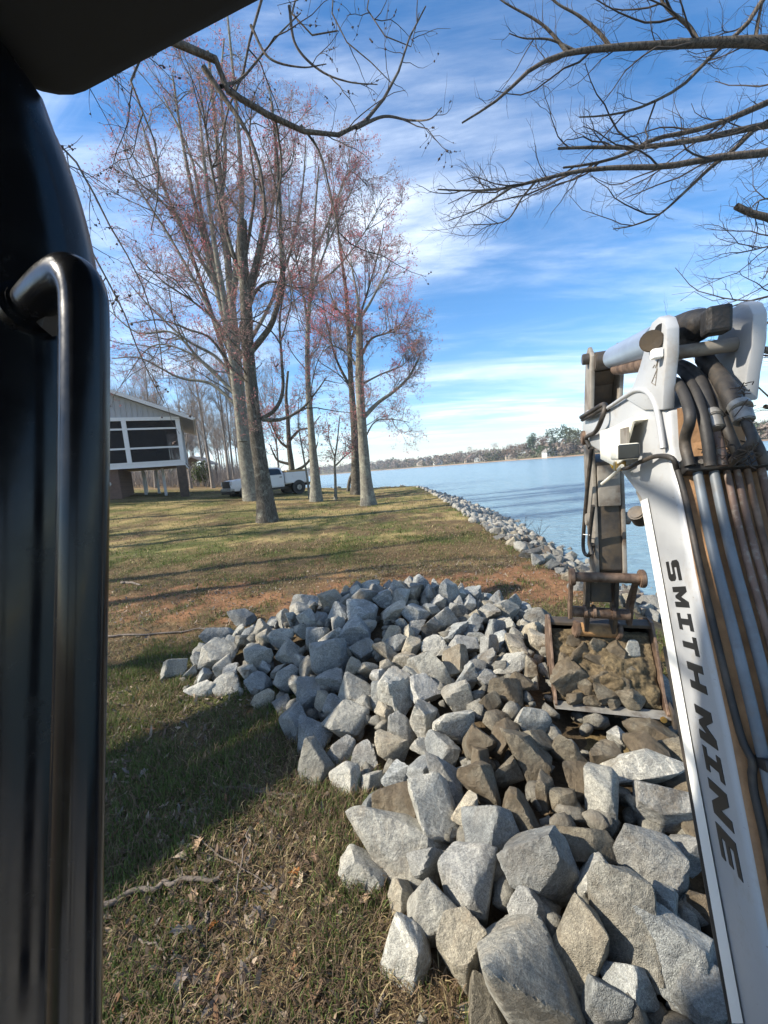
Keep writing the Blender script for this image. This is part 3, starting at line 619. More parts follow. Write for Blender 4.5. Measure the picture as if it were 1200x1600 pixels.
# boughs of the tree on the bank at the right, beyond the boom
rb = np.array([5.3, 2.3]); rz = g1(*rb)
fork = (5.2, 2.8, 3.6)
rght = [([(rb[0], rb[1], rz - .2), (5.25, 2.5, 1.8), fork, (5.1, 3.2, 6.5), (4.9, 3.4, 9.0)], .30, .12, .3),
        ([(5.1, 3.1, 5.9), *pts(4.2, (1290, 72), (1200, 66), (1120, 66), (1040, 70), (950, 75), (880, 85), (830, 108), (785, 150), (745, 178), (722, 192))], .078, .008, 0),
        ([(5.05, 3.2, 6.6), *pts(4.3, (1260, -90), (1195, -5), (1165, 40), (1125, 75), (1095, 105), (1060, 138), (1000, 168), (950, 180), (905, 183))], .045, .006, 0),
        ([(5.15, 3.0, 5.0), *pts(4.5, (1300, 120), (1200, 160), (1130, 190), (1080, 205), (1020, 218), (980, 240), (930, 255), (880, 262))], .060, .010, 0),
        ([(5.15, 3.0, 4.7), *pts(4.3, (1300, 180), (1200, 195), (1150, 205), (1090, 218), (1000, 230), (930, 230), (872, 232))], .056, .012, 0),
        ([(5.2, 2.9, 4.3), *pts(4.0, (1300, 215), (1200, 238), (1120, 246), (1040, 260), (960, 262), (900, 268), (840, 282), (790, 294), (740, 298), (684, 296))], .058, .006, 0),
        (pts(4.2, (955, 76), (935, 50), (905, 25), (870, 5), (845, -20)), .020, .006, 0), (pts(4.2, (888, 84), (860, 50), (835, 30), (790, 5), (765, -15)), .018, .005, 0), (pts(4.2, (1090, 66), (1075, 40), (1040, 10), (1020, -30)), .024, .008, 0),
        (pts(4.2, (900, 80), (860, 62), (820, 60), (795, 52)), .014, .004, 0), (pts(4.3, (1180, 66), (1185, 30), (1195, -10)), .022, .008, 0), (pts(4.0, (800, 292), (770, 312), (740, 330), (700, 345)), .012, .003, 0), (pts(4.0, (840, 280), (815, 310), (790, 345), (740, 352)), .012, .003, 0),
        (pts(4.6, (1180, 200), (1145, 235), (1110, 262), (1070, 300), (1030, 335), (990, 352), (958, 358)), .030, .005, 0),
        ([(5.2, 2.9, 3.9), *pts(3.9, (1280, 380), (1205, 342), (1178, 335), (1150, 322))], .05, .028, 0),
        ([(5.2, 2.9, 4.0), *pts(3.9, (1290, 330), (1215, 312), (1190, 312), (1176, 322))], .03, .006, 0),
        ([(5.2, 2.85, 3.7), *pts(3.9, (1290, 370), (1205, 384), (1180, 390), (1150, 396))], .02, .005, 0),
        ([(5.2, 2.8, 3.4), *pts(3.7, (1290, 440), (1205, 462), (1165, 472), (1130, 483), (1098, 490))], .032, .004, 0),
        ([(5.2, 2.8, 3.0), *pts(3.7, (1290, 560), (1215, 550), (1192, 546))], .05, .03, 0),
        ([(5.2, 2.7, 2.6), *pts(3.7, (1290, 640), (1215, 638), (1195, 635))], .04, .02, 0)]
bough_tree('overhanging_tree', 'bare lakeside tree whose grey limbs reach in from the right edge of the sky', rght,
           [dict(n=150, lenr=(.35, 1.4), ang=(20, 55), up=-.02, wob=.2, K=8, rr=.0085, t0=.3, t1=1., sides=4, curve=.02, tip=.45),
            dict(n=1700, lenr=(.12, .5), ang=(25, 60), up=.08, wob=.26, K=6, rr=.006, t0=.15, sides=3, curve=.05, src=(0, 1)),
            dict(n=2400, lenr=(.06, .24), ang=(25, 60), up=.08, wob=.26, K=4, rr=.007, t0=.2, sides=3, curve=.05)], 82)

# ------------------------------------------------------------------ the far shore
bank = catmull([(-900, 1150, 0), (-300, 980, 0), (-33, 830, 0), (30, 700, 0), (84, 545, 0), (112, 480, 0), (133, 410, 0), (150, 330, 0), (160, 295, 0), (230, 262, 0), (420, 245, 0), (1200, 240, 0)], 160)
def bank_at(px):
    d = ray(px, 730); q = bank[:, 0] / bank[:, 1]; i = int(np.argmin(np.abs(q - d[0] / d[1]))); return bank[i]
rows = [(0, -.5), (2, .35), (8, 1.0), (30, 2.2), (90, 6), (200, 12), (500, 22)]
hl = ss(700, 850, bank[:, 1]) * .7 + .45
Vb = []
for dist, h in rows:
    out_ = bank[:, :2] / np.linalg.norm(bank[:, :2], axis=1, keepdims=True); q = bank[:, :2] + out_ * dist
    Vb.append(np.stack([q[:, 0], q[:, 1], np.where(dist < 5, WATER_Z + .5 + h, WATER_Z + .5 + h * hl * (1 + .5 * (fbm(q[:, 0] * .02, q[:, 1] * .02, 3) - .5)))], 1))
nb = len(bank); Vb = np.concatenate(Vb); ii = np.arange(len(Vb)).reshape(len(rows), nb)
Fb = np.stack([ii[:-1, :-1], ii[:-1, 1:], ii[1:, 1:], ii[1:, :-1]], -1).reshape(-1, 4)
fm = np_mesh('far_shore', Vb, Fb)
fc = np.where((np.arange(len(Vb)) // nb < 2)[:, None], np.array([.24, .165, .115]), np.array([.14, .13, .065])) * (.7 + .6 * fbm(Vb[:, 0] * .05, Vb[:, 1] * .05, 8))[:, None]
set_col(fm, fc); tag(link('far_shore', fm, MT['foliage'], smooth=True), 'low far shore with clay bank', kind='structure')
def shore_z(dist): return WATER_Z + .5 + np.interp(dist, [r_[0] for r_ in rows], [r_[1] for r_ in rows]) * .6
def clump(rng, c, rad, n, s):
    """ragged crown: n small triangles through an ellipsoid"""
    d = rng.normal(size=(n, 3)); d /= np.linalg.norm(d, axis=1, keepdims=True); p = c + d * rad * (rng.uniform(.25, 1, n) ** .5)[:, None]
    T = rng.normal(size=(n, 3, 3)) * s; V = (p[:, None] + T).reshape(-1, 3); return V, np.arange(n * 3).reshape(-1, 3)
# the wood covering the far hills: one mass
rng = np.random.default_rng(9); parts = []; cols = []
for k in range(1500):
    j = rng.integers(0, 110); dist = rng.uniform(15, 240) if k > 300 else rng.uniform(12, 30); o = bank[j, :2] / np.linalg.norm(bank[j, :2]); q = bank[j, :2] + o * dist + rng.normal(size=2) * 6
    h = rng.uniform(7, 13); zc = shore_z(dist) * (1.9 if bank[j, 1] > 700 else 1.2)
    v, f = clump(rng, np.array([q[0], q[1], zc + h * .5]), np.array([h * .45, h * .45, h * .55]), 46, h * .10); parts.append((v, f))
    cc = [(.045, .06, .03), (.19, .15, .12), (.15, .12, .10), (.16, .13, .105)][rng.integers(0, 4)]; cols.append(np.tile(np.array(cc) * rng.uniform(.7, 1.3), (len(v), 1)))
V, f = join(parts); wm_ = np_mesh('far_woods', V, f); set_col(wm_, np.concatenate(cols))
tag(link('far_woods', wm_, MT['foliage']), 'hazy wooded hills along the far lake shore', 'woods', kind='stuff')
# single trees on the right-hand far shore
def far_pine(name, label, px, dist, h, w, col, seed, n=420, ts=.03):
    b = bank_at(px); o = b[:2] / np.linalg.norm(b[:2]); q = b[:2] + o * dist; z = shore_z(dist); rng = np.random.default_rng(seed)
    e = empty(name, (q[0], q[1], z)); tag(e, label, 'tree', 'trees on the far shore')
    MB().cyl((0, 0, -.3), (0, 0, h * .6), .3, .15, 8).build('trunk', MT['bark_dark'], e)
    P_ = []
    for k in range(9):
        a = rng.uniform(0, 6.28); hh = h * rng.uniform(.35, .92); P_.append(clump(rng, np.array([math.cos(a) * w * .28, math.sin(a) * w * .28, hh]), np.array([w * .3, w * .3, h * .13]), n // 9, h * ts))
    V, f = join(P_); me = np_mesh('crown', V, f); set_col(me, np.array(col) * rng.uniform(.7, 1.3, (len(V) // 3, 1)).repeat(3, 0)); link('crown', me, MT['foliage'], e)
pine = (.030, .055, .022); brown = (.13, .085, .06); olive = (.075, .08, .04)
for i, (px, dist, h, w, c, lab) in enumerate([(843, 8, 7.5, 8, (.035, .075, .02), 'round dark green bush-like tree just left of the white far house'), (828, 30, 15, 8, pine, 'dark pine left of the white far house'), (838, 45, 17, 9, pine, 'taller dark pine behind the round green tree'),
        (855, 40, 16, 12, brown, 'russet bare-crowned tree between the far pines'), (868, 60, 19, 12, pine, 'wide dark pine behind the white far house'), (884, 55, 20, 10, pine, 'tallest dark pine right of the white far house'),
        (898, 25, 15, 12, olive, 'olive-brown rounded tree right of the white far house'), (909, 20, 15, 12, olive, 'olive-brown tree half hidden by the excavator arm'), (800, 20, 11, 9, brown, 'russet bare tree on the far shore near the clay bank'), (815, 26, 12, 10, brown, 'russet bare tree left of the far pines'),
        (783, 25, 9, 9, (.10, .08, .05), 'low brown tree on the far shore'), (930, 25, 15, 12, pine, 'dark tree on the far shore behind the excavator arm'), (960, 25, 14, 14, olive, 'far tree seen between arm and boom')]):
    far_pine('far_tree', lab, px, dist, h * 1.45, w * 1.15, c, 200 + i, 700, .022)
for i, (px, dist, h, w, lab) in enumerate([(690, 20, 11, 9, 'low bare grey tree at the left end of the near far-shore trees'), (706, 12, 14, 11, 'bare grey tree left of the leaning far-shore tree'), (717, 20, 18, 14, 'broad bare grey tree on the far shore point'), (727, 10, 13, 9, 'bare grey tree low on the far shore point'), (742, 14, 22, 12, 'tallest bare grey tree on the far shore'), (752, 22, 18, 12, 'bare grey tree right of the tallest far one'), (762, 12, 15, 10, 'bare grey tree at the middle of the far shore'), (773, 15, 20, 11, 'tall bare grey tree before the clay bank across the water'), (806, 22, 17, 13, 'bare grey-pink tree above the clay bank'), (822, 20, 16, 12, 'bare brown tree left of the far pines')]):
    far_pine('far_tree', lab, px, dist, h, w, [(.24, .20, .17), (.27, .22, .19), (.22, .18, .15)][i % 3], 260 + i, 900, .013)
# houses over the water
MT['house_white'] = simple('white house paint', (.62, .61, .57), .7, var=.06, scale=.5)
MT['house_tan'] = simple('tan house paint', (.40, .33, .26), .7, var=.1, scale=.5)
MT['roof_grey'] = simple('grey shingle roof', (.20, .185, .17), .9, var=.2, scale=2)
MT['roof_brown'] = simple('brown shingle roof', (.16, .10, .08), .9, var=.2, scale=2)
MT['glass_dark'] = simple('dark window glass', (.02, .025, .03), .1, var=.1)
def far_house(px, dist, w, d, h, wall, roof, label, yaw=0., wins=4, rise=.35):
    b = bank_at(px); o = b[:2] / np.linalg.norm(b[:2]); q = b[:2] + o * dist; e = empty('far_house', (q[0], q[1], shore_z(dist)), math.atan2(-o[0], o[1]) + yaw); tag(e, label, 'house', 'houses across the lake')
    m = MB(); m.prism([(-w / 2, -.5), (w / 2, -.5), (w / 2, h), (0, h + w * rise), (-w / 2, h)], lambda a, b_, t: (a, t, b_), 0, d); m.build('wall', MT[wall], e)
    m = MB()
    for s in (-1, 1): m.prism([(0, h + w * rise + .1), (s * (w / 2 + .5), h - .25), (s * (w / 2 + .5), h + .05), (0, h + w * rise + .4)], lambda a, b_, t: (a, t, b_), -.5, d + .5)
    m.build('roof', MT[roof], e)
    for k in range(wins):
        x = -w / 2 + (k + .5) * w / wins
        for z in ((h * .2, h * .45), (h * .6, h * .85)): MB().box((x - w * .07, -.06, z[0]), (x + w * .07, .03, z[1])).build('window', MT['glass_dark'], e)
far_house(871, 10, 10, 9, 4.4, 'house_white', 'roof_grey', 'white gabled house with dark windows on the far shore beside dark pines', .5)
far_house(858, 18, 9, 8, 3.0, 'house_white', 'roof_grey', 'low grey-roofed wing left of the white far house', .2, 3)
far_house(735, 26, 16, 10, 4, 'house_tan', 'roof_brown', 'brown-roofed house behind bare trees on the far shore', .3)
far_house(753, 30, 14, 9, 3.6, 'house_white', 'roof_grey', 'pale house behind the tallest bare far trees', -.2)
far_house(795, 22, 12, 9, 4, 'house_tan', 'roof_brown', 'tan house above the clay bank across the lake', .1)
for i, (px, dist, w) in enumerate([(590, 60, 14), (612, 110, 14), (634, 70, 18), (655, 60, 16), (665, 100, 16), (676, 50, 16), (688, 40, 12)]):
    far_house(px, dist, w, 9, 5, 'house_white' if i % 2 == 0 else 'house_tan', 'roof_grey', 'tiny pale house among the trees of the distant left shore', .3 * (-1) ** i, 2)
# thin air over the lake
hb = MB().box((-1300, -120, -20), (3200, 2900, 120)).build('haze', None); tag(hb, 'thin pale haze over the lake', 'haze', kind='stuff')
hm = bpy.data.materials.new('haze'); hm.use_nodes = True; hm.node_tree.nodes.clear(); ho = hm.node_tree.nodes.new('ShaderNodeOutputMaterial'); hv = hm.node_tree.nodes.new('ShaderNodeVolumePrincipled'); hv.inputs['Density'].default_value = .00028; hv.inputs['Color'].default_value = (.86, .92, 1, 1); hv.inputs['Anisotropy'].default_value = .2
hm.node_tree.links.new(hv.outputs[0], ho.inputs['Volume']); hb.data.materials.append(hm)
# ------------------------------------------------------------------ the raised house with its screened porch
MT['siding'] = simple('grey board siding', (.40, .41, .43), .7, var=.05, scale=1.5)
MT['trim'] = simple('white trim', (.72, .72, .72), .55, var=.04, scale=2)
def brick_material():
    M = Mat('brown brick', .9); v = M.coord('Object'); b = M.n('ShaderNodeTexBrick'); mp = M.n('ShaderNodeMapping'); mp.inputs['Rotation'].default_value = (R(90), 0, 0); M.l(v, mp.inputs[0]); M.l(mp.outputs[0], b.inputs['Vector'])
    b.inputs['Scale'].default_value = 4.5; b.inputs['Color1'].default_value = (.17, .10, .07, 1); b.inputs['Color2'].default_value = (.11, .065, .05, 1); b.inputs['Mortar'].default_value = (.20, .17, .15, 1); b.inputs['Mortar Size'].default_value = .012
    M.color(b.outputs['Color']); M.bump(b.outputs['Fac'], -.4, .01); return M.m
MT['brick'] = brick_material()
MT['dark_wood'] = simple('dark stained timber', (.085, .06, .045), .8, var=.3, scale=5)
MT['metal_roof'] = simple('pale metal roof', (.50, .50, .50), .45, .2, var=.08, scale=2)
def screen_material():
    M = Mat('insect screen', .8); M.color((.02, .021, .023)); tr = M.n('ShaderNodeBsdfTransparent'); tr.inputs[0].default_value = (.8, .8, .82, 1); mx = M.n('ShaderNodeMixShader'); mx.inputs[0].default_value = .58
    o = M.t.nodes['Material Output']; M.l(tr.outputs[0], mx.inputs[1]); M.l(M.b.outputs[0], mx.inputs[2]); M.l(mx.outputs[0], o.inputs[0]); return M.m
MT['screen'] = screen_material()
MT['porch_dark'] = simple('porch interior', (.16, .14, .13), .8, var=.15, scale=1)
hx, hy = -14.25, 28.6; hz = g1(hx, hy) - .05
H = empty('house', (hx, hy, hz), R(25)); tag(H, 'grey gabled house on stilts with white-framed screened porch', 'house')
WD, DP, Z0, Z1, ZT = 14.0, 9.0, 2.42, 2.72, 5.80          # width, depth, deck underside, floor, wall top
SL = .40
m = MB(); m.prism([(-WD, ZT + .12), (0, ZT + .12), (-WD / 2, ZT + .12 + WD / 2 * SL)], lambda a, b, t: (a, t, b), .05, .2); g = m.build('gable_wall', MT['siding'], H)
k = 0
xx = -.35
while xx > -WD + .3:
    top = ZT + .12 + min(-xx, WD + xx) * SL - .08
    MB().box((xx - .025, .005, ZT + .14), (xx + .025, .048, top)).build('batten', MT['siding'], g); xx -= .32
for s, (x0, x1) in enumerate(((.9, -WD / 2), (-WD - .9, -WD / 2))):
    zA = ZT + .12 - .9 * SL; zB = ZT + .12 + WD / 2 * SL
    m = MB(); m.prism([(x0, zA + .05), (x1, zB + .05), (x1, zB + .27), (x0, zA + .27)], lambda a, b, t: (a, t, b), -.45, DP + .45); rf = m.build('roof', MT['metal_roof'], H)
    m = MB(); m.prism([(x0 + (.01 if s == 0 else -.01), zA), (x1, zB), (x1, zB + .24), (x0 + (.01 if s == 0 else -.01), zA + .24)], lambda a, b, t: (a, t, b), -.50, -.453); m.build('fascia', MT['trim'], rf)
    m = MB(); e_ = x0 + (.02 if s == 0 else -.02); m.box((min(e_, e_ + (.12 if s == 0 else -.12)), -.45, zA + .08), (max(e_, e_ + (.12 if s == 0 else -.12)), DP + .45, zA + .2)); m.build('gutter', MT['trim'], rf)
MB().box((-WD, 0, ZT - .12), (0.0, .2, ZT + .115)).build('top_beam', MT['trim'], H)
MB().box((-WD, .02, Z0), (0, .22, Z1)).build('deck_skirt', MT['trim'], H)
MB().box((-WD, -.02, Z1 + .003), (0.02, .2, Z1 + .10)).build('sill_rail', MT['trim'], H)
MB().box((-WD, .225, Z0 + .15), (0, DP, Z1 - .05)).build('deck', MT['dark_wood'], H)
posts = [-.14, -3.45, -6.75, -10.05, -13.86]
for x in posts: MB().box((x - .14, .012, Z1 + .103), (x + .14, .19, ZT - .122)).build('post', MT['trim'], H)
for a, b in zip(posts[:-1], posts[1:]):
    for z in (3.78, 5.12): MB().box((b + .143, .04, z - .06), (a - .143, .14, z + .06)).build('rail', MT['trim'], H)
    for z0, z1 in ((Z1 + .104, 3.717), (3.843, 5.057), (5.183, ZT - .124)): MB().box((b + .143, .085, z0), (a - .143, .092, z1)).build('screen_panel', MT['screen'], H)
# side of the porch towards the lake, and the wall at its back
MB().box((-.2, .3, ZT - .12), (0, DP, ZT + .115)).build('top_beam', MT['trim'], H)
MB().box((-.22, .3, Z0), (-.02, DP, Z1)).build('deck_skirt', MT['trim'], H)
for y in (3.0, 6.0, 8.8): MB().box((-.19, y - .12, Z1 + .003), (-.012, y + .12, ZT - .122)).build('post', MT['trim'], H)
for y0, y1 in ((.25, 2.87), (3.13, 5.87), (6.13, 8.67)):
    MB().box((-.11, y0, Z1 + .003), (-.103, y1, ZT - .124)).build('screen_panel', MT['screen'], H)
    MB().box((-.15, y0, 3.72), (-.06, y1, 3.84)).build('rail', MT['trim'], H)
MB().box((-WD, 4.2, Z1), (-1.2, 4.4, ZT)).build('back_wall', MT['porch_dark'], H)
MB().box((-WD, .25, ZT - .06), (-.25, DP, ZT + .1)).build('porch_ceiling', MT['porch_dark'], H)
# undercroft: brick room on the left, stained pier and slim posts on the right
MB().box((-WD, .25, -.6), (-4.25, 6, Z0 - .003)).build('brick_wall', MT['brick'], H)
MB().box((-.62, .03, -.6), (-.02, .62, Z0 - .003), .01).build('pier', MT['dark_wood'], H)
for x, y in ((-1.75, 3.0), (-2.5, 6.5), (-.4, 8.0), (-3.6, 8.5), (-3.3, 4.8)): MB().box((x - .09, y - .09, -.6), (x + .09, y + .09, Z0 - .003)).build('stilt', MT['trim'], H)
MB().box((-5.55, .14, 1.3), (-5.2, .247, 1.85), .01).build('meter_box', MT['trim'], H)
m = MB(); m.cyl((-4.9, .246, 1.45), (-4.9, .05, 1.45), .16, .1, 14); m.build('wall_lamp', MT['trim'], H)
fan = empty('ceiling_fan'); fan.location = (hx - 4.6 * math.cos(R(25)) - 2.6 * math.sin(R(25)), hy - 4.6 * math.sin(R(25)) + 2.6 * math.cos(R(25)), hz + ZT - .06); tag(fan, 'dark ceiling fan inside the screened porch', 'ceiling fan')
MB().cyl((0, 0, 0), (0, 0, -.35), .025, n=8).build('rod', MT['dark_wood'], fan); MB().cyl((0, 0, -.32), (0, 0, -.5), .12, .09, 12).build('motor', MT['dark_wood'], fan)
for k in range(5):
    a = k * 2 * math.pi / 5 + .3; M_ = Matrix.Rotation(a, 4, 'Z'); MB().box((.1, -.07, -.42), (.85, .07, -.40), M=M_).build('blade', MT['dark_wood'], fan)
for i, (x, y, lab) in enumerate(((-3.6, 2.0, 'dark round bar table in the porch, left of the middle post'), (-1.9, 2.2, 'dark round bar table in the porch, right-hand panel'))):
    c_, s_ = math.cos(R(25)), math.sin(R(25)); e = empty('bar_table', (hx + x * c_ - y * s_, hy + x * s_ + y * c_, hz + Z1 - .05)); tag(e, lab, 'table', 'porch tables')
    MB().cyl((0, 0, 1.02), (0, 0, 1.08), .55, n=20).build('table_top', MT['dark_wood'], e); MB().cyl((0, 0, .02), (0, 0, 1.02), .05, n=10).build('pedestal', MT['dark_wood'], e)
    for a in (0, 1.57, 3.14, 4.71): MB().tube([(0, 0, .5), (math.cos(a) * .5, math.sin(a) * .5, .95)], .025, 6).build('brace', MT['dark_wood'], e)
    MB().cyl((0, 0, 0), (0, 0, .03), .3, n=16).build('base', MT['dark_wood'], e)
# small shelter in the woods
sp = at(306, 770, 52); sz = g1(sp[0], 52); e = empty('shelter', (sp[0], 52, sz)); tag(e, 'small open wooden shelter in the woods right of the house', 'shelter')
m = MB(); m.prism([(-2.1, 2.6), (0, 3.7), (2.1, 2.6), (2.1, 2.75), (0, 3.88), (-2.1, 2.75)], lambda a, b, t: (a, t, b), 0, 3.5); m.build('roof', MT['roof_grey'], e)
for x in (-1.8, 1.8):
    for y in (.2, 3.2): MB().box((x - .1, y - .1, -.3), (x + .1, y + .1, 2.75)).build('post', MT['dark_wood'], e)
rng = np.random.default_rng(61)
for i, (px, Y, r_, lab) in enumerate(((321, 47, 1.5, 'round olive evergreen shrub in the woods beside the shelter'), (258, 58, 2.2, 'pale green evergreen shrub seen under the house'))):
    sp = at(px, 770, Y); e = empty('evergreen_shrub', (sp[0], Y, g1(sp[0], Y))); tag(e, lab, 'shrub')
    MB().cyl((0, 0, -.2), (0, 0, r_), .08, .04, 6).build('stem', MT['bark_dark'], e)
    V, f = join([clump(rng, np.array([rng.normal() * r_ * .3, rng.normal() * r_ * .3, r_ * rng.uniform(.5, 1.6)]), np.array([r_ * .6] * 3), 160, .10) for _ in range(7)]); me = np_mesh('foliage', V, f)
    set_col(me, np.array((.07, .095, .03)) * rng.uniform(.6, 1.5, (len(V) // 3, 1)).repeat(3, 0)); link('foliage', me, MT['foliage'], e)

# ------------------------------------------------------------------ white service truck
MT['truck_white'] = simple('white truck paint', (.70, .70, .70), .3, var=.03, scale=1)
MT['tyre'] = simple('tyre rubber', (.02, .02, .02), .85, var=.2)
MT['truck_black'] = simple('black trim', (.012, .012, .013), .4, var=.2)
MT['lens'] = simple('headlamp lens', (.55, .57, .6), .12, .4, var=.1)
MT['tan_wood'] = simple('tan timber', (.42, .29, .14), .8, var=.25, scale=6)
fx, fy, bx_, by_ = -11.1, 27.7, -6.5, 31.9
tyaw = math.atan2(fy - by_, fx - bx_)
cxm, cym = (fx + bx_) / 2, (fy + by_) / 2
T = empty('pickup_truck', (cxm, cym, g1(cxm, cym) + .0), tyaw); tag(T, 'white crew-cab service truck parked nose-left behind the trees', 'truck')
side = lambda a, b, t: (a, t, b)
m = MB(); m.prism([(3.05, .62), (3.12, .95), (3.05, 1.28), (2.75, 1.36), (1.55, 1.44), (1.45, 1.46), (-.95, 1.46), (-.95, .55), (2.9, .55)], side, -.98, .98, .05); m.build('body', MT['truck_white'], T, 30)
m = MB(); prof = [(1.5, 1.45), (.75, 2.02), (.5, 2.08), (-.6, 2.06), (-.85, 1.98), (-.95, 1.45)]
b = bmesh.new(); A = [b.verts.new((x, -.97 + .20 * (z - 1.45) / .6, z)) for x, z in prof]; B = [b.verts.new((x, .97 - .20 * (z - 1.45) / .6, z)) for x, z in prof]
b.faces.new(A); b.faces.new(B[::-1])
for i in range(len(prof)): j = (i + 1) % len(prof); b.faces.new((A[i], B[i], B[j], A[j]))
bmesh.ops.recalc_face_normals(b, faces=b.faces[:]); bmesh.ops.bevel(b, geom=b.edges[:], offset=.03, segments=2, affect='EDGES'); m._add(b); m.build('cab', MT['truck_white'], T, 30)
def side_quad(name, q, mat, parent, s):
    m = MB(); off = .013
    m.poly([(x, s * (.97 - .20 * max(0, z - 1.45) / .6 + off), z) for x, z in q]); return m.build(name, MT[mat], parent)
for s in (-1, 1):
    for q in ([(1.28, 1.5), (.76, 1.92), (.38, 1.97), (.38, 1.5)], [(.28, 1.5), (.28, 1.97), (-.52, 1.95), (-.72, 1.88), (-.78, 1.5)]): side_quad('side_window', q, 'glass_dark', T, s)
    for x0, x1 in ((.34, 1.3), (-.82, .30)):
        d = MB().box((x0, s * .981 if s > 0 else -.99, .68), (x1, .99 if s > 0 else s * .981, 1.45)); d = d.build('door', MT['truck_white'], T)
        MB().box((x0 + .06, min(s * .992, s * 1.02), 1.28), (x0 + .26, max(s * .992, s * 1.02), 1.34)).build('handle', MT['truck_black'], d)
    MB().box((1.1, min(s * 1.0, s * 1.22), 1.45), (1.22, max(s * 1.0, s * 1.22), 1.75), .02).build('mirror', MT['truck_black'], T)
    MB().box((3.07, min(s * .68, s * .96), 1.0), (3.165, max(s * .68, s * .96), 1.28), .01).build('headlight', MT['lens'], T)
    # service body boxes and their doors
    bx = MB().box((-3.1, min(s * .6, s * 1.04), .78), (-1.02, max(s * .6, s * 1.04), 1.62), .02).build('service_box', MT['truck_white'], T)
    for x0, x1, z0 in ((-1.6, -1.08, .85), (-2.62, -1.66, 1.22), (-3.05, -2.68, .85)):
        d = MB().box((x0, min(s * 1.042, s * 1.06), z0), (x1, max(s * 1.042, s * 1.06), 1.56), .006).build('locker_door', MT['truck_white'], bx)
    MB().cyl((-2.9, s * 1.062, 1.42), (-2.9, s * 1.075, 1.42), .08, n=14).build('fuel_cap', MT['truck_black'], bx)
    for x in (2.05, -2.15):
        MB().cyl((x, s * .70, .42), (x, s * 1.055, .42), .56, n=24).build('wheel_arch', MT['truck_black'], T)
        w = MB().cyl((x, s * .75, .40), (x, s * 1.07, .40), .41, n=28, bev=.05).build('wheel', MT['tyre'], T)
        MB().cyl((x, s * 1.06, .40), (x, s * 1.08, .40), .22, .20, n=18).build('rim', MT['zinc'], w)
MB().poly([(1.47, -.84, 1.5), (1.47, .84, 1.5), (.80, .72, 2.0), (.80, -.72, 2.0)]).build('windshield', MT['glass_dark'], T).location = (.02, 0, .02)
m = MB(); m.box((3.08, -.66, .82), (3.19, .66, 1.30), .02); gr = m.build('grille', MT['truck_black'], T)
for z in (.96, 1.065, 1.17): MB().box((3.192, -.58, z - .012), (3.205, .58, z + .012)).build('grille_bar', MT['truck_black'], gr)
MB().box((2.95, -.99, .58), (3.24, .99, .78), .04).build('bumper', MT['zinc'], T); MB().box((2.95, -.97, .36), (3.2, .97, .577), .03).build('valance', MT['truck_black'], T)
MB().box((-3.2, -.6, .7), (-1.0, .6, .85)).build('bed_floor', MT['truck_white'], T); MB().box((-3.3, -.95, .5), (-3.12, .95, .75), .02).build('rear_bumper', MT['truck_black'], T)
MB().box((-3.0, -.6, .38), (2.6, .6, .56)).build('chassis', MT['truck_black'], T)
MB().box((-3.12, .62, .9), (-3.06, .9, 1.2)).build('tail_light', simple('red lens', (.4, .02, .02), .3), T)
c_, s_ = math.cos(tyaw), math.sin(tyaw)
e = empty('lumber_stack', (cxm - 2.1 * c_, cym - 2.1 * s_, g1(cxm, cym) + 1.625), tyaw); tag(e, 'tan stack of boards lying across the truck bed', 'lumber')
for k in range(4):
    for j in range(3): MB().box((-.95 + .02 * j, -1.0 + k * .5, j * .05 + .001), (.95 - .03 * k, -.56 + k * .5, j * .05 + .046)).build('board', MT['tan_wood'], e)

# ------------------------------------------------------------------ the excavator (local axes: x right, y forward, z up)
X = empty('excavator', (0, 0, 0), -YAW); tag(X, 'muddy white excavator: black cab pillar, lettered boom, arm and bucket', 'excavator')
# --- cab
RZ = 2.45
m = MB()
corner = []
for a in np.linspace(90, 180, 7): corner.append((-.39 + .05 + .05 * math.cos(R(a)), .245 + .05 * math.sin(R(a))))
roof_prof = [(.52, .30)] + corner + [(-.39, -1.2), (.52, -1.2)]
m.prism(roof_prof, lambda a, b, t: (a, b, t), RZ, RZ + .14, .012); m.build('cab_roof', MT['cab_matte'], X, 30)
MB().tube([(-.40, .10, RZ + .03), ex(-85, 130, -.395), ex(-38, 200, -.395), ex(6, 300, -.395), ex(33, 400, -.395), ex(45, 520, -.395), ex(42, 900, -.395), ex(16, 1600, -.395), ex(0, 2400, -.395)], .0535, 40, 120).build('cab_pillar', MT['cab_black'], X, 80)
h = MB().tube([ex(44, 486, -.352), ex(56, 471, -.336), ex(76, 451, -.312), ex(95, 437, -.291), ex(110, 431, -.276), ex(121, 437, -.267), ex(129, 455, -.263), ex(132, 490, -.262), ex(132, 620, -.262), ex(129, 900, -.262), ex(117, 1500, -.262), ex(113, 1900, -.262)], .0138, 32, 170).build('grab_handle', MT['cab_black'], X, 80)
MB().cyl(ex(38, 493, -.360), ex(52, 476, -.341), .020, n=20, bev=.004).build('mounting_collar', MT['cab_black'], h, 40)
MB().cyl(ex(80, 500, -.335), ex(88, 508, -.33), .010, n=6).build('bolt', MT['black_plastic'], h)
for x in (-.33, .48): MB().tube([(x, -1.12, RZ + .02), (x, -1.12, .95)], .045, 16).build('cab_pillar', MT['cab_black'], X, 60)
MB().box((-.40, -1.9, .55), (.52, .36, .95), .03).build('upper_frame', MT['orange_paint'], X)
MB().box((.53, -1.9, .55), (1.1, .1, 1.35), .05).build('engine_cover', MT['orange_paint'], X)
MB().cyl((.35, -.7, .40), (.35, -.7, .553), .5, n=28).build('swing_ring', MT['dark_steel'], X)
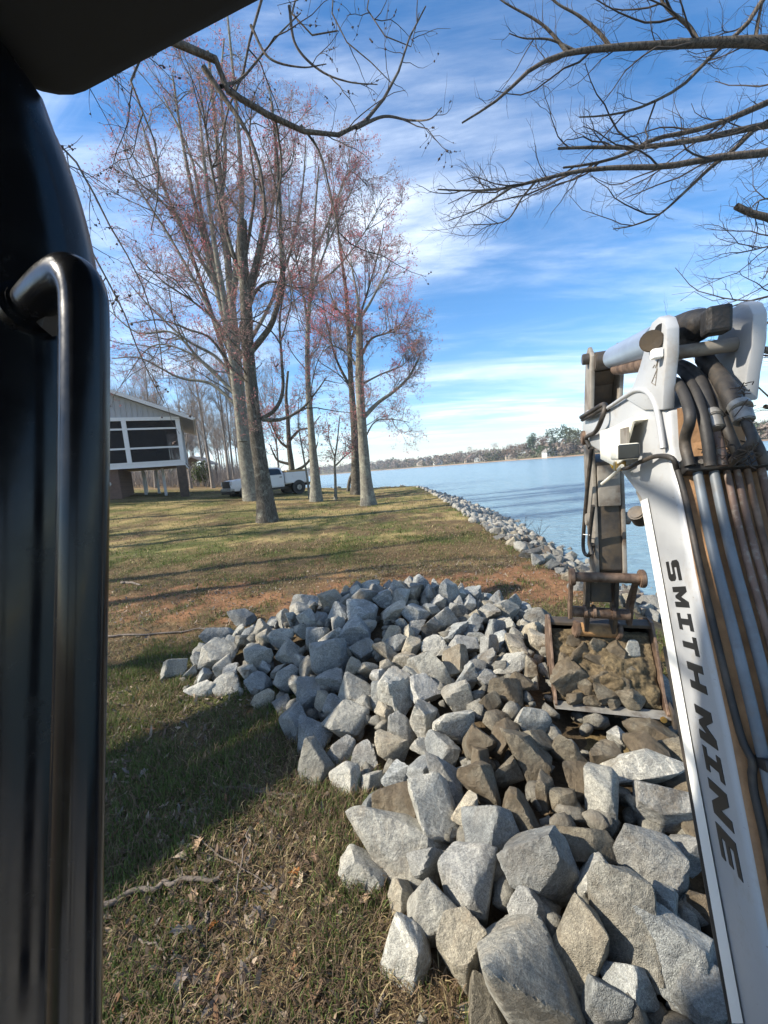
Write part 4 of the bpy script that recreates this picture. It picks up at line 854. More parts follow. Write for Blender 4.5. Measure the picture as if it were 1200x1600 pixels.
for x in (-.62, .92):
    MB().prism([(-1.75, .22), (-1.6, .03), (-1.35, -.03), (.05, -.03), (.3, .03), (.45, .22), (.3, .45), (.1, .5), (-1.4, .5), (-1.65, .42)], lambda a, b, t: (t, a, b), x, x + .36, .03).build('track', MT['track_rubber'], X)
MB().box((-.4, -1.4, .18), (1.05, .1, .42), .02).build('track_frame', MT['dark_steel'], X)
# --- boom: outline of the left side plate (forward, height) on the plane v = V0
V0, V1 = .54, .785
def uz(px, py): p = ex(px, py, V0); return (p[1], p[2])
low = [uz(1000, 780), uz(1022, 899), uz(1066, 1150), uz(1145, 1600)]
top_l = [uz(1198, 1499), uz(1133, 1150), uz(1080, 899), uz(1051, 736)]
foot_ = [(.83, .13), (.55, .40), (.60, .62)]
knee = [uz(1044, 695), uz(1041, 640), uz(1043, 600), uz(1048, 552), uz(1048, 512), uz(1043, 497), uz(1035, 494), uz(1024, 503), uz(1017, 520), uz(1012, 545), uz(1005, 570), uz(993, 603), uz(980, 618), uz(946, 640)]
nose = [(3.02, 2.385), (3.12, 2.36), (3.17, 2.28), (3.14, 2.20), (3.05, 2.16), (2.406, 2.05), (2.1, 1.955)]
boom_body = foot_ + top_l[:1] + top_l[1:] + [uz(1044, 695), uz(1041, 640), uz(1008, 612), uz(980, 618), uz(946, 640)] + nose + low
bsid = lambda a, b, t: (t, a, b)
bm_ = MB(); bm_.prism(boom_body, bsid, V0, V1, .022, seg=3); boom = bm_.build('boom', MT['white_paint'], X, 35)
ear = [uz(1041, 640), uz(1043, 600), uz(1048, 552), uz(1048, 512), uz(1043, 497), uz(1035, 494), uz(1024, 503), uz(1017, 520), uz(1012, 545), uz(1005, 570), uz(993, 603), uz(980, 622), uz(1010, 640)]
for s, (a, b) in enumerate(((V0 - .012, V0 + .026), (V1 - .026, V1 + .012))): MB().prism(ear, bsid, a, b, .006).build('ear_plate', MT['white_paint'], boom, 35)
# rounded rim welded round the nose
rim = [uz(x, y) for x, y in ((912, 652), (946, 641), (980, 620), (1000, 609), (1018, 612), (1031, 632), (1038, 665), (1043, 700))]
MB().tube([(V0 - .013, p[0], p[1]) for p in rim], .010, 8, 50).build('weld_rim', MT['white_paint'], boom, 60)
# pale lower flange, a lighter strip than the side plate
fl = [uz(1003, 783), uz(1024, 899), uz(1068, 1150), uz(1147, 1600)]; fr = [uz(1014, 778), uz(1036, 896), uz(1081, 1148), uz(1165, 1600)]
m = MB()
for i in range(3): m.poly([(V0 - .005, *fl[i]), (V0 - .005, *fl[i + 1]), (V0 - .005, *fr[i + 1]), (V0 - .005, *fr[i])])
MT['flange'] = simple('plain cream white', (.80, .80, .76), .4, var=.04, scale=6)
m.build('lower_flange', MT['flange'], boom)
MB().tube([(V0 + .03, p[0] + .03, p[1] - .015) for p in (uz(1040, 1010), uz(1066, 1150), uz(1145, 1600), (.8, -.05))], .030, 10).build('boom_cylinder_hose', MT['rubber'], boom, 60)
# rusty dust-caked top plate
axis_top = np.array([top_l[3], top_l[2], top_l[1], top_l[0]])
def tp(s, v, lift):                           # point on the boom's upper face: s 0 at the clamp .. 1 near the frame's foot
    q = np.array([np.interp(s * 3, range(4), axis_top[:, i]) for i in (0, 1)]); i = min(int(s * 3), 2); d = axis_top[i + 1] - axis_top[i]; d /= np.linalg.norm(d); nrm = np.array([-d[1], d[0]]); nrm = nrm if nrm[0] < 0 else -nrm
    q = q + nrm * lift; return (v, q[0], q[1])
m = MB()
for i in range(12): m.poly([tp(i / 12, V0 + .012, .004), tp((i + 1) / 12, V0 + .012, .004), tp((i + 1) / 12, V1 - .012, .004), tp(i / 12, V1 - .012, .004)])
m.build('top_plate', MT['rust_plate'], boom)
kn = [uz(1051, 736), uz(1044, 695), uz(1041, 640)]
m = MB()
for a, b in zip(kn[:-1], kn[1:]): m.poly([(V0 + .03, a[0] - .004, a[1]), (V0 + .03, b[0] - .004, b[1]), (V1 - .03, b[0] - .004, b[1]), (V1 - .03, a[0] - .004, a[1])])
m.build('top_plate', MT['rust_plate'], boom)
# steel pipes along the top and their clamps
for v, r_, mt in ((.594, .0135, 'pipe_blue'), (.638, .0135, 'pipe_blue'), (.672, .0095, 'pipe_rust'), (.698, .0095, 'pipe_rust'), (.724, .0095, 'rusty_steel'), (.760, .011, 'pipe_rust')):
    MB().tube([tp(-.02, v, .035), tp(.25, v, .035), tp(.5, v + .004, .04), tp(.75, v + .006, .04), tp(1, v + .008, .04), (v + .008, .62, .45)], r_, 14).build('hydraulic_pipe', MT[mt], boom, 60)
def clamp(s, v0, v1, lift, ln, th, nb=2):
    a = Vector(tp(s, v0, lift)); b = Vector(tp(s, v1, lift)); ax = Vector(tp(min(s + .05, 1), v0, lift)) - Vector(tp(max(s - .05, 0), v0, lift)); ax.normalize(); nr = ax.cross((b - a).normalized()); 
    if nr.y > 0: nr = -nr
    Mx = Matrix((( 1, ax.x, nr.x, a.x), (0, ax.y, nr.y, a.y), (0, ax.z, nr.z, a.z), (0, 0, 0, 1)))
    o = MB().box((0, -ln / 2, -th / 2), (v1 - v0, ln / 2, th / 2), .006, M=Mx).build('pipe_clamp', MT['black_plastic'], boom)
    for k in range(nb): MB().cyl(Mx @ Vector(((k + .5) / nb * (v1 - v0), 0, th / 2 - .002)), Mx @ Vector(((k + .5) / nb * (v1 - v0), 0, th / 2 + .008)), .009, n=6).build('bolt', MT['zinc'], o)
clamp(0, .555, .80, .035, .05, .055, 3); clamp(.70, .585, .80, .045, .03, .06, 2); clamp(.745, .60, .80, .05, .05, .05, 2)
# hoses from the pipes up over the knee
def hose(name, pp, r_, mt='rubber', parent=boom): return MB().tube([ex(*p) for p in pp], r_, 12, len(pp) * 8).build(name, MT[mt], parent, 60)
hose('hydraulic_hose', [(1078, 728, .565), (1070, 690, .56), (1078, 655, .56), (1072, 625, .57), (1060, 600, .58), (1052, 595, .60)], .016)
hose('hydraulic_hose', [(1110, 728, .60), (1106, 690, .60), (1098, 650, .60), (1085, 610, .61), (1066, 580, .63), (1045, 572, .66)], .016)
hose('hydraulic_hose', [(1128, 728, .635), (1124, 700, .635), (1118, 678, .635)], .015, 'pipe_rust')
hose('hydraulic_hose', [(1110, 645, .635), (1100, 615, .635), (1085, 585, .645), (1062, 570, .665), (1040, 566, .70)], .021)
hose('hydraulic_hose', [(1140, 725, .66), (1160, 705, .665), (1175, 690, .675), (1172, 672, .68), (1162, 655, .68)], .013)
hose('hydraulic_hose', [(1150, 640, .68), (1140, 615, .68), (1125, 590, .69), (1105, 565, .70), (1095, 545, .71)], .026)
hose('hydraulic_hose', [(1160, 725, .69), (1140, 680, .665), (1125, 640, .665), (1112, 605, .67), (1098, 580, .68)], .015)
hose('hydraulic_hose', [(1195, 725, .73), (1185, 700, .72), (1170, 670, .71), (1158, 640, .705)], .014)
for px, py, v, r_, d in ((1116, 662, .635, .024, 18), (1113, 650, .635, .026, 8), (1160, 650, .68, .027, 18), (1156, 636, .68, .029, 8)):
    MB().cyl(ex(px + 3, py + d / 2, v), ex(px - 3, py - d / 2, v), r_, n=14, bev=.003).build('hose_fitting', MT['zinc'], boom, 40)
hose('hydraulic_hose', [(1100, 560, .705), (1115, 580, .70), (1135, 605, .695), (1146, 622, .69)], .028, 'rubber')
# leaves and straw caught among the hoses
MT['stick_dark'] = simple('dark plant debris', (.05, .036, .025), .95)
rng = np.random.default_rng(33)
m = MB()
for k in range(90):
    px, py = (rng.uniform(1085, 1180), rng.uniform(690, 724)) if k < 76 else (rng.uniform(1150, 1172), rng.uniform(600, 660)); c0 = Vector(ex(px, py, rng.uniform(.62, .73))); d = Vector(rng.normal(size=3) * .013); m.tube([c0 - d, c0 + Vector(rng.normal(size=3) * .006), c0 + d], .0016, 4, 4)
tag(m.build('caught_debris', MT['stick_dark'], boom), kind='stuff')
# cable along the boom's upper edge, over to the shut-off valve
MB().tube([tp(1., .565, .02), tp(.85, .575, .02), tp(.74, .572, .022), tp(.70, .578, .03), tp(.66, .568, .02), tp(.5, .563, .018), tp(.3, .56, .016), tp(.1, .556, .016), tp(0, .548, .016)], .0095, 12, 60).build('cable', MT['rubber'], boom, 60)
hose('cable', [(1058, 735, .548), (1050, 716, .53), (1025, 713, .52), (1000, 722, .505), (978, 732, .50), (966, 728, .50)], .0085)
# shut-off valve with yellow cap, work lamp and bracket plate on the boom's side
vx = MB().box(tuple(np.array(ex(968, 728, .50)) - .022), tuple(np.array(ex(968, 728, .50)) + .022), .006).build('shutoff_valve', MT['brass'], boom)
m = MB(); c0 = Vector(ex(957, 721, .495)); m.box((-.008, -.035, -.025), (.008, .035, .025), .006, M=Matrix.Translation(c0) @ Matrix.Rotation(R(25), 4, 'X')); m.build('valve_cap', MT['yellow'], vx)
m = MB(); m.tube([ex(972, 728, .492), ex(958, 742, .49), ex(941, 756, .488)], .009, 8); m.build('valve_lever', MT['cream'], vx)
pl = [uz(x, y) for x, y in ((955, 672), (978, 665), (1010, 650), (1014, 655), (1003, 690), (998, 716), (980, 727), (956, 716))]
br = MB().prism(pl, bsid, V0 - .055, V0 - .045, .003).build('bracket_plate', MT['cream'], boom)
MB().prism([uz(x, y) for x, y in ((980, 666), (1010, 651), (1013, 655), (983, 671))], bsid, V0 - .0445, V0 - .001).build('bracket_arm', MT['cream'], br)
c0 = ex(978, 706, V0 - .08); MB().box((c0[0] - .045, c0[1] - .055, c0[2] - .030), (c0[0] + .034, c0[1] + .05, c0[2] + .032), .008).build('work_light', MT['cream'], br)
MB().box((c0[0] - .042, c0[1] - .064, c0[2] - .027), (c0[0] + .031, c0[1] - .0555, c0[2] + .029), .004).build('lens', MT['glass_dark'], br)
MB().box(tuple(np.array(ex(975, 682, V0 - .062)) - np.array((.002, .05, .035))), tuple(np.array(ex(975, 682, V0 - .062)) + np.array((.006, .05, .035)))).build('decal_patch', MT['steel_grey'], br)
# lamp hanging under the boom
MB().cyl(ex(993, 800, .56), ex(1003, 812, .60), .036, .04, n=18, bev=.006).build('boom_lamp', MT['dark_steel'], boom, 40)
MB().prism([uz(x, y) for x, y in ((988, 742), (1000, 752), (1004, 784), (994, 790), (986, 770))], bsid, V0 + .02, V0 + .05).build('lamp_bracket', MT['steel_grey'], boom)
# outline mark pressed into the ear, as on the side plate
for seg in (((1018, 598), (1027, 576), (1024, 602), (1018, 598)), ((1022, 588), (1025, 591)), ((1024, 575), (1028, 562), (1026, 578)), ((1020, 575), (1023, 570))):
    m = MB()
    for p_, q_ in zip(seg[:-1], seg[1:]): m.tube([ex(*p_, V0 - .0132), ex(*q_, V0 - .0132)], .0014, 4)
    m.build('stamped_mark', MT['steel_grey'], boom)
for px, py in ((1018, 533),):
    MB().cyl(ex(px, py, V0 - .045), ex(px, py, V0 - .012), .036, n=18, bev=.004).build('pivot_pin', MT['dark_steel'], boom, 40)
MB().box(tuple(np.array(ex(1026, 553, V0 - .03)) - .016), tuple(np.array(ex(1026, 553, V0 - .03)) + .016), .004).build('pin_keeper', MT['flange'], boom)
m = MB(); m.cyl(ex(1033, 514, V0 - .0135), ex(1033, 514, V0 - .011), .018, n=18); m.build('lifting_eye', MT['black_plastic'], boom)
# --- lettering SMITH MINE down the boom's left side
GL = {'S': (1.0, [[(0, .0), (.86, 0), (1, .12), (1, .46), (.88, .58), (.34, .58), (.34, .78), (1, .78), (1, 1), (.14, 1), (0, .88), (0, .54), (.12, .42), (.66, .42), (.66, .22), (0, .22)]]),
      'M': (1.0, [[(0, 0), (.26, 0), (.26, .5), (.44, .12), (.56, .12), (.74, .5), (.74, 0), (1, 0), (1, 1), (.74, 1), (.5, .52), (.26, 1), (0, 1)]]),
      'I': (1.0, [[(0, 0), (1, 0), (1, .22), (.68, .22), (.68, .78), (1, .78), (1, 1), (0, 1), (0, .78), (.32, .78), (.32, .22), (0, .22)]]),
      'T': (1.0, [[(.33, 0), (.67, 0), (.67, .76), (1, .76), (1, 1), (0, 1), (0, .76), (.33, .76)]]),
      'H': (1.0, [[(0, 0), (.30, 0), (.30, .38), (.70, .38), (.70, 0), (1, 0), (1, 1), (.70, 1), (.70, .62), (.30, .62), (.30, 1), (0, 1)]]),
      'N': (1.0, [[(0, 0), (.30, 0), (.30, .52), (.66, 0), (1, 0), (1, 1), (.70, 1), (.70, .48), (.34, 1), (0, 1)]]),
      'E': (1.0, [[(0, 0), (1, 0), (1, .20), (.34, .20), (.34, .40), (.95, .40), (.95, .60), (.34, .60), (.34, .80), (1, .80), (1, 1), (0, 1)]])}
word = [('S', 1053, 871, 912), ('M', 1064, 912, 953), ('I', 1071, 955, 988), ('T', 1079, 991, 1026), ('H', 1089, 1033, 1083), ('M', 1103, 1103, 1165), ('I', 1115, 1172, 1215), ('N', 1126, 1226, 1286), ('E', 1139, 1300, 1357)]
A0 = np.array(uz(1055, 892)); A1 = np.array(uz(1139, 1328)); ad = (A1 - A0) / np.linalg.norm(A1 - A0); an = np.array([-ad[1], ad[0]])      # along the reading direction; letter tops towards the upper edge
if an[0] > 0: an = -an
HH = .108
for ch, xm, y0, y1 in word:
    ym = (y0 + y1) / 2; c0 = np.array(uz(xm, ym)); s0 = (np.array(uz(xm, y0)) - c0) @ ad; s1 = (np.array(uz(xm, y1)) - c0) @ ad
    wdt = (s1 - s0) * .84; sh = .14 * HH
    for poly in GL[ch][1]:
        b = bmesh.new(); q = [c0 + ad * ((x - .5) * wdt + sh * (y - .5)) + an * ((y - .5) * HH) for x, y in poly]
        f_ = b.faces.new([b.verts.new((V0 - .002, *p)) for p in q]); r_ = bmesh.ops.extrude_face_region(b, geom=[f_]); bmesh.ops.translate(b, verts=[v for v in r_['geom'] if isinstance(v, bmesh.types.BMVert)], vec=(.0035, 0, 0))
        bmesh.ops.triangulate(b, faces=[f for f in b.faces if len(f.verts) > 4]); m = MB(); m._add(b); m.build('letter', MT['letter'], boom)
MT['black_grease'] = simple('greasy black steel', (.012, .011, .010), .6, 0, var=.5, scale=14, bump=.5, dirt=(.045, .034, .024), dirt_lo=.5, dirt_hi=.7, dscale=16)
# --- arm cylinder between the ears and the top of the arm
VC = (V0 + V1) / 2
ca = Vector((VC, uz(1040, 520)[0], uz(1040, 520)[1] + .015)); cb = Vector(ex(948, 563, VC - .01))
ad_ = (cb - ca).normalized(); cyl = MB().tube([ca - ad_ * s_ for s_ in (.050, .047, .035, .015, -.02, -.30)], (.018, .036, .054, .062, .064, .064), 26, 40).build('arm_cylinder', MT['black_grease'], X, 60)
MB().box(tuple(ca - ad_ * .045 + Vector((-.035, -.03, -.05))), tuple(ca - ad_ * .045 + Vector((.035, .03, .035))), .012).build('clevis', MT['black_grease'], cyl)
MB().cyl(ca + (cb - ca) * .30, ca + (cb - ca) * .86, .072, .066, n=26, bev=.012).build('cylinder_guard', MT['chrome'], cyl, 40)
MB().cyl(ca + (cb - ca) * .5, cb, .034, n=16).build('rod', MT['zinc'], cyl, 40)
MB().cyl(cb - Vector((.07, 0, 0)), cb + Vector((.07, 0, 0)), .058, n=20, bev=.006).build('rod_end', MT['dark_steel'], cyl, 40)
MB().cyl(ca + (cb - ca) * .34 + Vector((0, 0, -.085)), ca + (cb - ca) * .82 + Vector((0, 0, -.07)), .040, .036, n=14).build('guard_strip', MT['rusty_steel'], cyl, 40)
pc = Vector(ex(1045, 553, V0 + .026)); MB().cyl((V0 + .027, pc.y, pc.z), (V1 - .027, pc.y, pc.z), .024, n=16).build('cross_tube', MT['steel_grey'], X, 40)
# --- arm
AV0, AV1 = .565, .76
def az(px, py): p = ex(px, py, AV0); return (p[1], p[2])
a_top = [(2.92, 2.72), (3.02, 2.80), (3.10, 2.77), (3.16, 2.60), (3.22, 2.35), (3.27, 2.10), (3.24, 1.70), (3.13, 1.20), (3.0, 1.16), (2.93, 1.25), (2.95, 1.6), (2.98, 1.95), (3.0, 2.15), (2.99, 2.4)]
for s, (a, b) in enumerate(((AV0, AV0 + .025), (AV1 - .025, AV1))): 
    p_ = MB().prism(a_top, bsid, a, b, .005).build('arm' if s == 0 else 'arm_plate', MT['steel_grey'], X if s == 0 else arm, 35)
    if s == 0: arm = p_
MB().prism([(2.985, 2.02), (3.0, 1.95), (2.965, 1.6), (2.945, 1.27), (3.02, 1.19), (3.12, 1.22), (3.22, 1.70), (3.25, 2.08)], bsid, AV0 + .0255, AV1 - .0255, .01).build('arm_box', MT['dark_steel'], arm, 35)  # dark material carries the shade on the arm's lower part
MB().prism([(2.975, 2.0), (2.99, 1.95), (2.955, 1.72), (2.94, 1.72), (2.955, 1.97)], bsid, AV0 + .03, AV1 - .03, .005).build('arm_lit_plate', MT['steel_grey'], arm, 35)  # lighter plate puts the arm's sunlit upper part into its colour
MB().prism([(3.02, 2.63), (3.07, 2.73), (3.14, 2.6), (3.19, 2.4), (3.16, 2.4), (3.10, 2.55)], bsid, AV0 + .0255, AV1 - .0255, .006).build('arm_web', MT['dark_steel'], arm)
MB().cyl((AV0 - .04, 3.0, 2.72), (AV1 + .04, 3.0, 2.72), .036, n=18, bev=.004).build('pivot_pin', MT['dark_steel'], arm, 40)
MB().cyl((AV0 - .045, 3.07, 2.20), (AV1 + .04, 3.07, 2.20), .05, n=20, bev=.006).build('pivot_pin', MT['rusty_steel'], arm, 40)
for v in (AV0 - .04, AV1 + .002): MB().cyl((v, 3.02, 1.62), (v + .038, 3.02, 1.62), .045, n=18, bev=.005).build('boss', MT['steel_grey'], arm, 40)
for pp in ([(925, 700, .535), (918, 760, .53), (912, 830, .53), (912, 860, .53), (920, 868, .54), (926, 850, .55)], [(927, 790, .535), (922, 830, .53), (921, 850, .53), (925, 866, .54)], [(908, 652, .50), (925, 642, .50), (945, 632, .52), (940, 655, .50), (930, 675, .51), (916, 684, .52), (922, 700, .53)], [(910, 656, .52), (925, 648, .51), (948, 636, .53), (952, 642, .55)]):
    MB().tube([ex(*p) for p in pp], .013, 10, 40).build('hydraulic_hose', MT['rubber'], arm, 60)
MB().cyl(ex(911, 835, .525), ex(921, 836, .525), .003, n=6).build('cable_tie', MT['flange'], arm)
# --- quick coupler
cp = MB().cyl((.43, 2.90, 1.235), (.835, 2.93, 1.215), .034, n=20).build('coupler', MT['rusty_steel'], X, 40)
for v, u, z in ((.405, 2.90, 1.235), (.84, 2.93, 1.215)): MB().cyl((v - .012, u, z), (v + .022, u, z), .062, n=22, bev=.006).build('end_cheek', MT['rusty_steel'], cp, 40)
MB().prism([(2.88, 1.27), (2.93, 1.27), (3.08, .93), (3.06, .86), (3.0, .88)], bsid, .395, .418, .004).build('side_link', MT['rusty_steel'], cp)
MB().prism([(2.91, 1.23), (2.95, 1.22), (3.14, .98), (3.16, .80), (3.10, .80), (3.06, .96)], bsid, .80, .83, .004).build('side_link', MT['rusty_steel'], cp)
for k in range(6): MB().box((.832, 3.10 + .012 * k - .02, 1.06 - .045 * k), (.846, 3.13 + .012 * k - .02, 1.085 - .045 * k)).build('tooth', MT['rusty_steel'], cp)
MB().cyl((.42, 3.05, .925), (.80, 3.06, .905), .040, n=20).build('cross_tube', MT['rusty_steel'], cp, 40)
for v in (.50, .56, .685): MB().cyl((v, 3.05, .925), (v + .02, 3.05, .925), .050, n=20).build('collar', MT['rusty_steel'], cp, 40)
for v in (.515, .70): MB().prism([(3.0, 1.19), (3.10, 1.19), (3.16, .95), (3.22, .74), (3.14, .70), (3.04, .88)], bsid, v, v + .028, .005).build('link_plate', MT['dark_steel'], cp)
MB().cyl((.47, 3.17, .735), (.75, 3.18, .725), .052, n=22, bev=.005).build('lower_tube', MT['orange_rust'], cp, 40)
for v in (.45, .735): MB().cyl((v, 3.17, .735), (v + .03, 3.175, .73), .066, n=22, bev=.005).build('collar', MT['rusty_steel'], cp, 40)
MB().box((.545, 3.04, 1.0), (.69, 3.16, 1.17), .01).build('coupler_block', MT['dark_steel'], cp)
# --- bucket: opening towards the cab
BV0, BV1 = .285, .975
shell = [(3.20, .77), (3.27, .79), (3.45, .70), (3.56, .55), (3.56, .36), (3.44, .22), (3.22, .17), (2.92, .235)]
inner = [(2.93, .255), (3.22, .195), (3.425, .245), (3.53, .37), (3.53, .54), (3.43, .675), (3.27, .755), (3.20, .745)]
bk = MB().prism(shell + inner, bsid, BV0, BV1, .003).build('bucket', MT['dark_steel'], X)
sp_ = [(3.19, .80), (3.29, .80), (3.48, .72), (3.585, .56), (3.585, .35), (3.45, .20), (3.22, .15), (2.90, .215), (2.885, .27), (2.96, .36), (3.05, .55), (3.13, .70)]
for v in (BV0 - .018, BV1): MB().prism(sp_, bsid, v, v + .018, .003).build('side_plate', MT['rusty_steel'], bk)
MB().prism([(2.86, .245), (2.94, .262), (2.97, .245), (2.93, .222)], bsid, BV0 - .02, BV1 + .02, .003).build('cutting_edge', MT['zinc'], bk)
sc = MB().prism([(2.83, .20), (2.85, .30), (2.98, .33), (3.02, .22)], bsid, BV1 + .0185, BV1 + .04, .004).build('side_cutter', MT['dark_steel'], bk)
pb = Vector((BV1 + .04, 2.885, .255)); MB().cyl(pb, pb + Vector((.012, 0, 0)), .026, n=6).build('bolt', MT['brass'], bk)
MB().cyl((BV1 - .03, 2.868, .245), (BV1 - .03, 2.85, .247), .022, n=6, bev=.003).build('bolt', MT['brass'], bk)
# ------------------------------------------------------------------ rocks
def rock_mesh(name, seed, sub=3, planes=13, rough=.035):
    rng = np.random.default_rng(seed); b = bmesh.new(); bmesh.ops.create_icosphere(b, subdivisions=sub, radius=1)
    D = np.array([v.co[:] for v in b.verts]); D /= np.linalg.norm(D, axis=1, keepdims=True)
    if seed % 2:                                   # crushed block: facets of a hull of few points
        n_ = planes + 3; q = rng.normal(size=(n_, 3)); q /= np.linalg.norm(q, axis=1, keepdims=True); q *= rng.uniform(.8, 1., (n_, 1))
        hb = bmesh.new(); [hb.verts.new(c_) for c_ in q]; bmesh.ops.convex_hull(hb, input=hb.verts[:]); hb.normal_update()
        Nn = np.array([f_.normal[:] for f_ in hb.faces]); off = np.array([f_.normal.dot(f_.verts[0].co) for f_ in hb.faces]); sg = np.sign(off); Nn *= sg[:, None]; off = np.abs(off) + .03; hb.free()
    else:                                          # split block: a few big flat cuts
        Nn = rng.normal(size=(planes, 3)); Nn /= np.linalg.norm(Nn, axis=1, keepdims=True); off = rng.uniform(.42, .9, planes)
        qb = np.linalg.qr(rng.normal(size=(3, 3)))[0]; Nn = np.concatenate([Nn, qb, -qb]); off = np.concatenate([off, rng.uniform(.6, .92, 6)])
    dt = D @ Nn.T; r = np.where(dt > .05, off / np.maximum(dt, .05), 9.)
    kk = 85. if sub < 5 else 48.; r = -np.log(np.exp(-kk * np.minimum(r, 2)).sum(1) + math.exp(-kk * 1.3)) / kk
    P = D * r[:, None]
    nz = np.zeros(len(P))
    for f, a in ((2.3, 1.), (5.1, .5), (11., .28), (23., .16)):
        nz += a * (fbm(P[:, 0] * f + 7 * seed, P[:, 1] * f + P[:, 2] * f * .7, seed, 2) + fbm(P[:, 2] * f + 3.1, P[:, 0] * f * .6 - P[:, 1] * f, seed + 5, 2) - 1)
    P = P * (1 + rough * nz)[:, None]
    P /= np.array([np.ptp(P[:, i]) / 2 for i in range(3)])[None]
    P -= (P.max(0) + P.min(0)) / 2
    for v, p in zip(b.verts, P): v.co = p
    me = bpy.data.meshes.new(name); b.to_mesh(me); b.free(); me.materials.append(MT['rock']); me.polygons.foreach_set('use_smooth', np.ones(len(me.polygons), bool)); me.set_sharp_from_angle(angle=R(24)); return me
ROCKS = [rock_mesh('rock', 300 + k, 4, 7 + k % 5) for k in range(22)]
BIG = [rock_mesh('rock', 400 + k, 5, 7 + k % 5, .045) for k in range(12)]
PILE = np.array([(-2.25, 3.75), (-1.25, 3.45), (-.78, 2.6), (-.3, 2.28), (-.42, 1.85), (-.2, 1.35), (.1, 1.05), (.5, .65), (1.35, .75), (1.95, 1.7), (2.4, 2.8), (2.35, 3.8), (1.75, 4.9), (.5, 5.5), (-1.0, 5.4), (-2.2, 4.8), (-2.5, 4.2)])
def pile_h(x, y):
    x = np.asarray(x, float); y = np.asarray(y, float); d = -sd_poly(x, y, PILE)
    h = .24 * ss(-.05, .8, d) + .36 * np.exp(-((x - .0) / 1.35) ** 2 - ((y - 4.55) / .85) ** 2) * ss(-.3, .5, d) + .10 * np.exp(-((x - 1.0) / .9) ** 2 - ((y - 3.0) / .9) ** 2)
    h = h - .12 * np.exp(-((x - 1.45) / .45) ** 2 - ((y - 2.6) / .5) ** 2)
    return np.where(d > -.3, h, 0)
def ph1(x, y): return float(pile_h(np.array([x]), np.array([y]))[0])
# soil under and among the rocks
sx = np.arange(-2.9, 3.0, .06); sy = np.arange(.3, 5.9, .06); XX, YY = np.meshgrid(sx, sy); x_, y_ = XX.ravel(), YY.ravel(); dd = -sd_poly(x_, y_, PILE)
zsoil = np.where(dd > 0, pile_h(x_, y_) - .17 * ss(0, .35, dd) + (fbm(x_ * 4, y_ * 4, 31) - .5) * .10, -.05) + .0
zsoil = np.minimum(zsoil, pile_h(x_, y_) + .02) - .05 * (1 - ss(0, .2, dd)); i_ = np.arange(len(x_)).reshape(len(sy), len(sx))
sm = np_mesh('soil_mound', np.stack([x_, y_, zsoil + gz(x_, y_, False)], 1), np.stack([i_[:-1, :-1], i_[:-1, 1:], i_[1:, 1:], i_[1:, :-1]], -1).reshape(-1, 4))
set_col(sm, np.array([.10, .076, .052]) * (.55 + .9 * fbm(x_ * 5, y_ * 5, 32))[:, None])
tag(link('soil_mound', sm, MT['ground'], smooth=True), 'brown soil between and under the piled rocks', kind='structure')
GREY, BLUE, LITE, TAN, BROWN = (1, 1, 1), (.90, .94, .98), (1.2, 1.18, 1.12), (1.12, 1.02, .86), (.62, .56, .46)  # BLUE and LITE partly paint shade and sunlight into the hand-placed rocks' colour
def put_rock(name, mesh, c, axes, dims, tint, dirt):
    o = bpy.data.objects.new(name, mesh); COL.objects.link(o)
    M3 = Matrix((axes[0], axes[1], axes[2])).transposed(); o.matrix_world = Matrix.Translation(Vector(c)) @ M3.to_4x4() @ Matrix.Diagonal((*dims, 1)); o.color = (*tint, dirt)
    if hasattr(o, 'shadow_terminator_geometry_offset'): o.shadow_terminator_geometry_offset = .15; o.shadow_terminator_shading_offset = .1
    return o
def view_axes(ang):
    a = math.radians(ang); e1 = RT * math.cos(a) + UP * math.sin(a); e2 = -RT * math.sin(a) + UP * math.cos(a); return [Vector(e1), Vector(e2), Vector(-FW)]
placed = []
rngR = np.random.default_rng(77); G_PILE = 'rocks heaped in the pile'
def pile_rock(px, py, w, h, ang, tint, dirt, label, big=False, lift=.35, dep=.75, k=[0]):
    d = ray(px, py); t = np.linspace(.8, 8, 1500); P = CAM + d[None] * t[:, None]; sz = .5 * (w + h) / 2 * t / F
    hit = P[:, 2] < pile_h(P[:, 0], P[:, 1]) + gz(P[:, 0], P[:, 1], False) + lift * sz; i = int(np.argmax(hit)); c = P[i]; D = float((c - CAM) @ FW)
    # size seen from here, with the pixel's own stretch towards the frame's edge taken out
    st = np.linalg.norm(d); kf = 1.14 if big else 1.06; a = w / 2 * D / F * kf; b = h / 2 * D / F * kf; dp = (a + b) / 2 * dep
    c = c + d / st * dp * .35
    k[0] += 1; me = (BIG if big else ROCKS)[(k[0] * 7) % (12 if big else 22)]
    ax = view_axes(ang)
    o = put_rock('rock', me, c, ax, (a, b, dp), tint, dirt); tag(o, label, 'rock', G_PILE); placed.append((px, py, w, h, c)); return o
Z = None
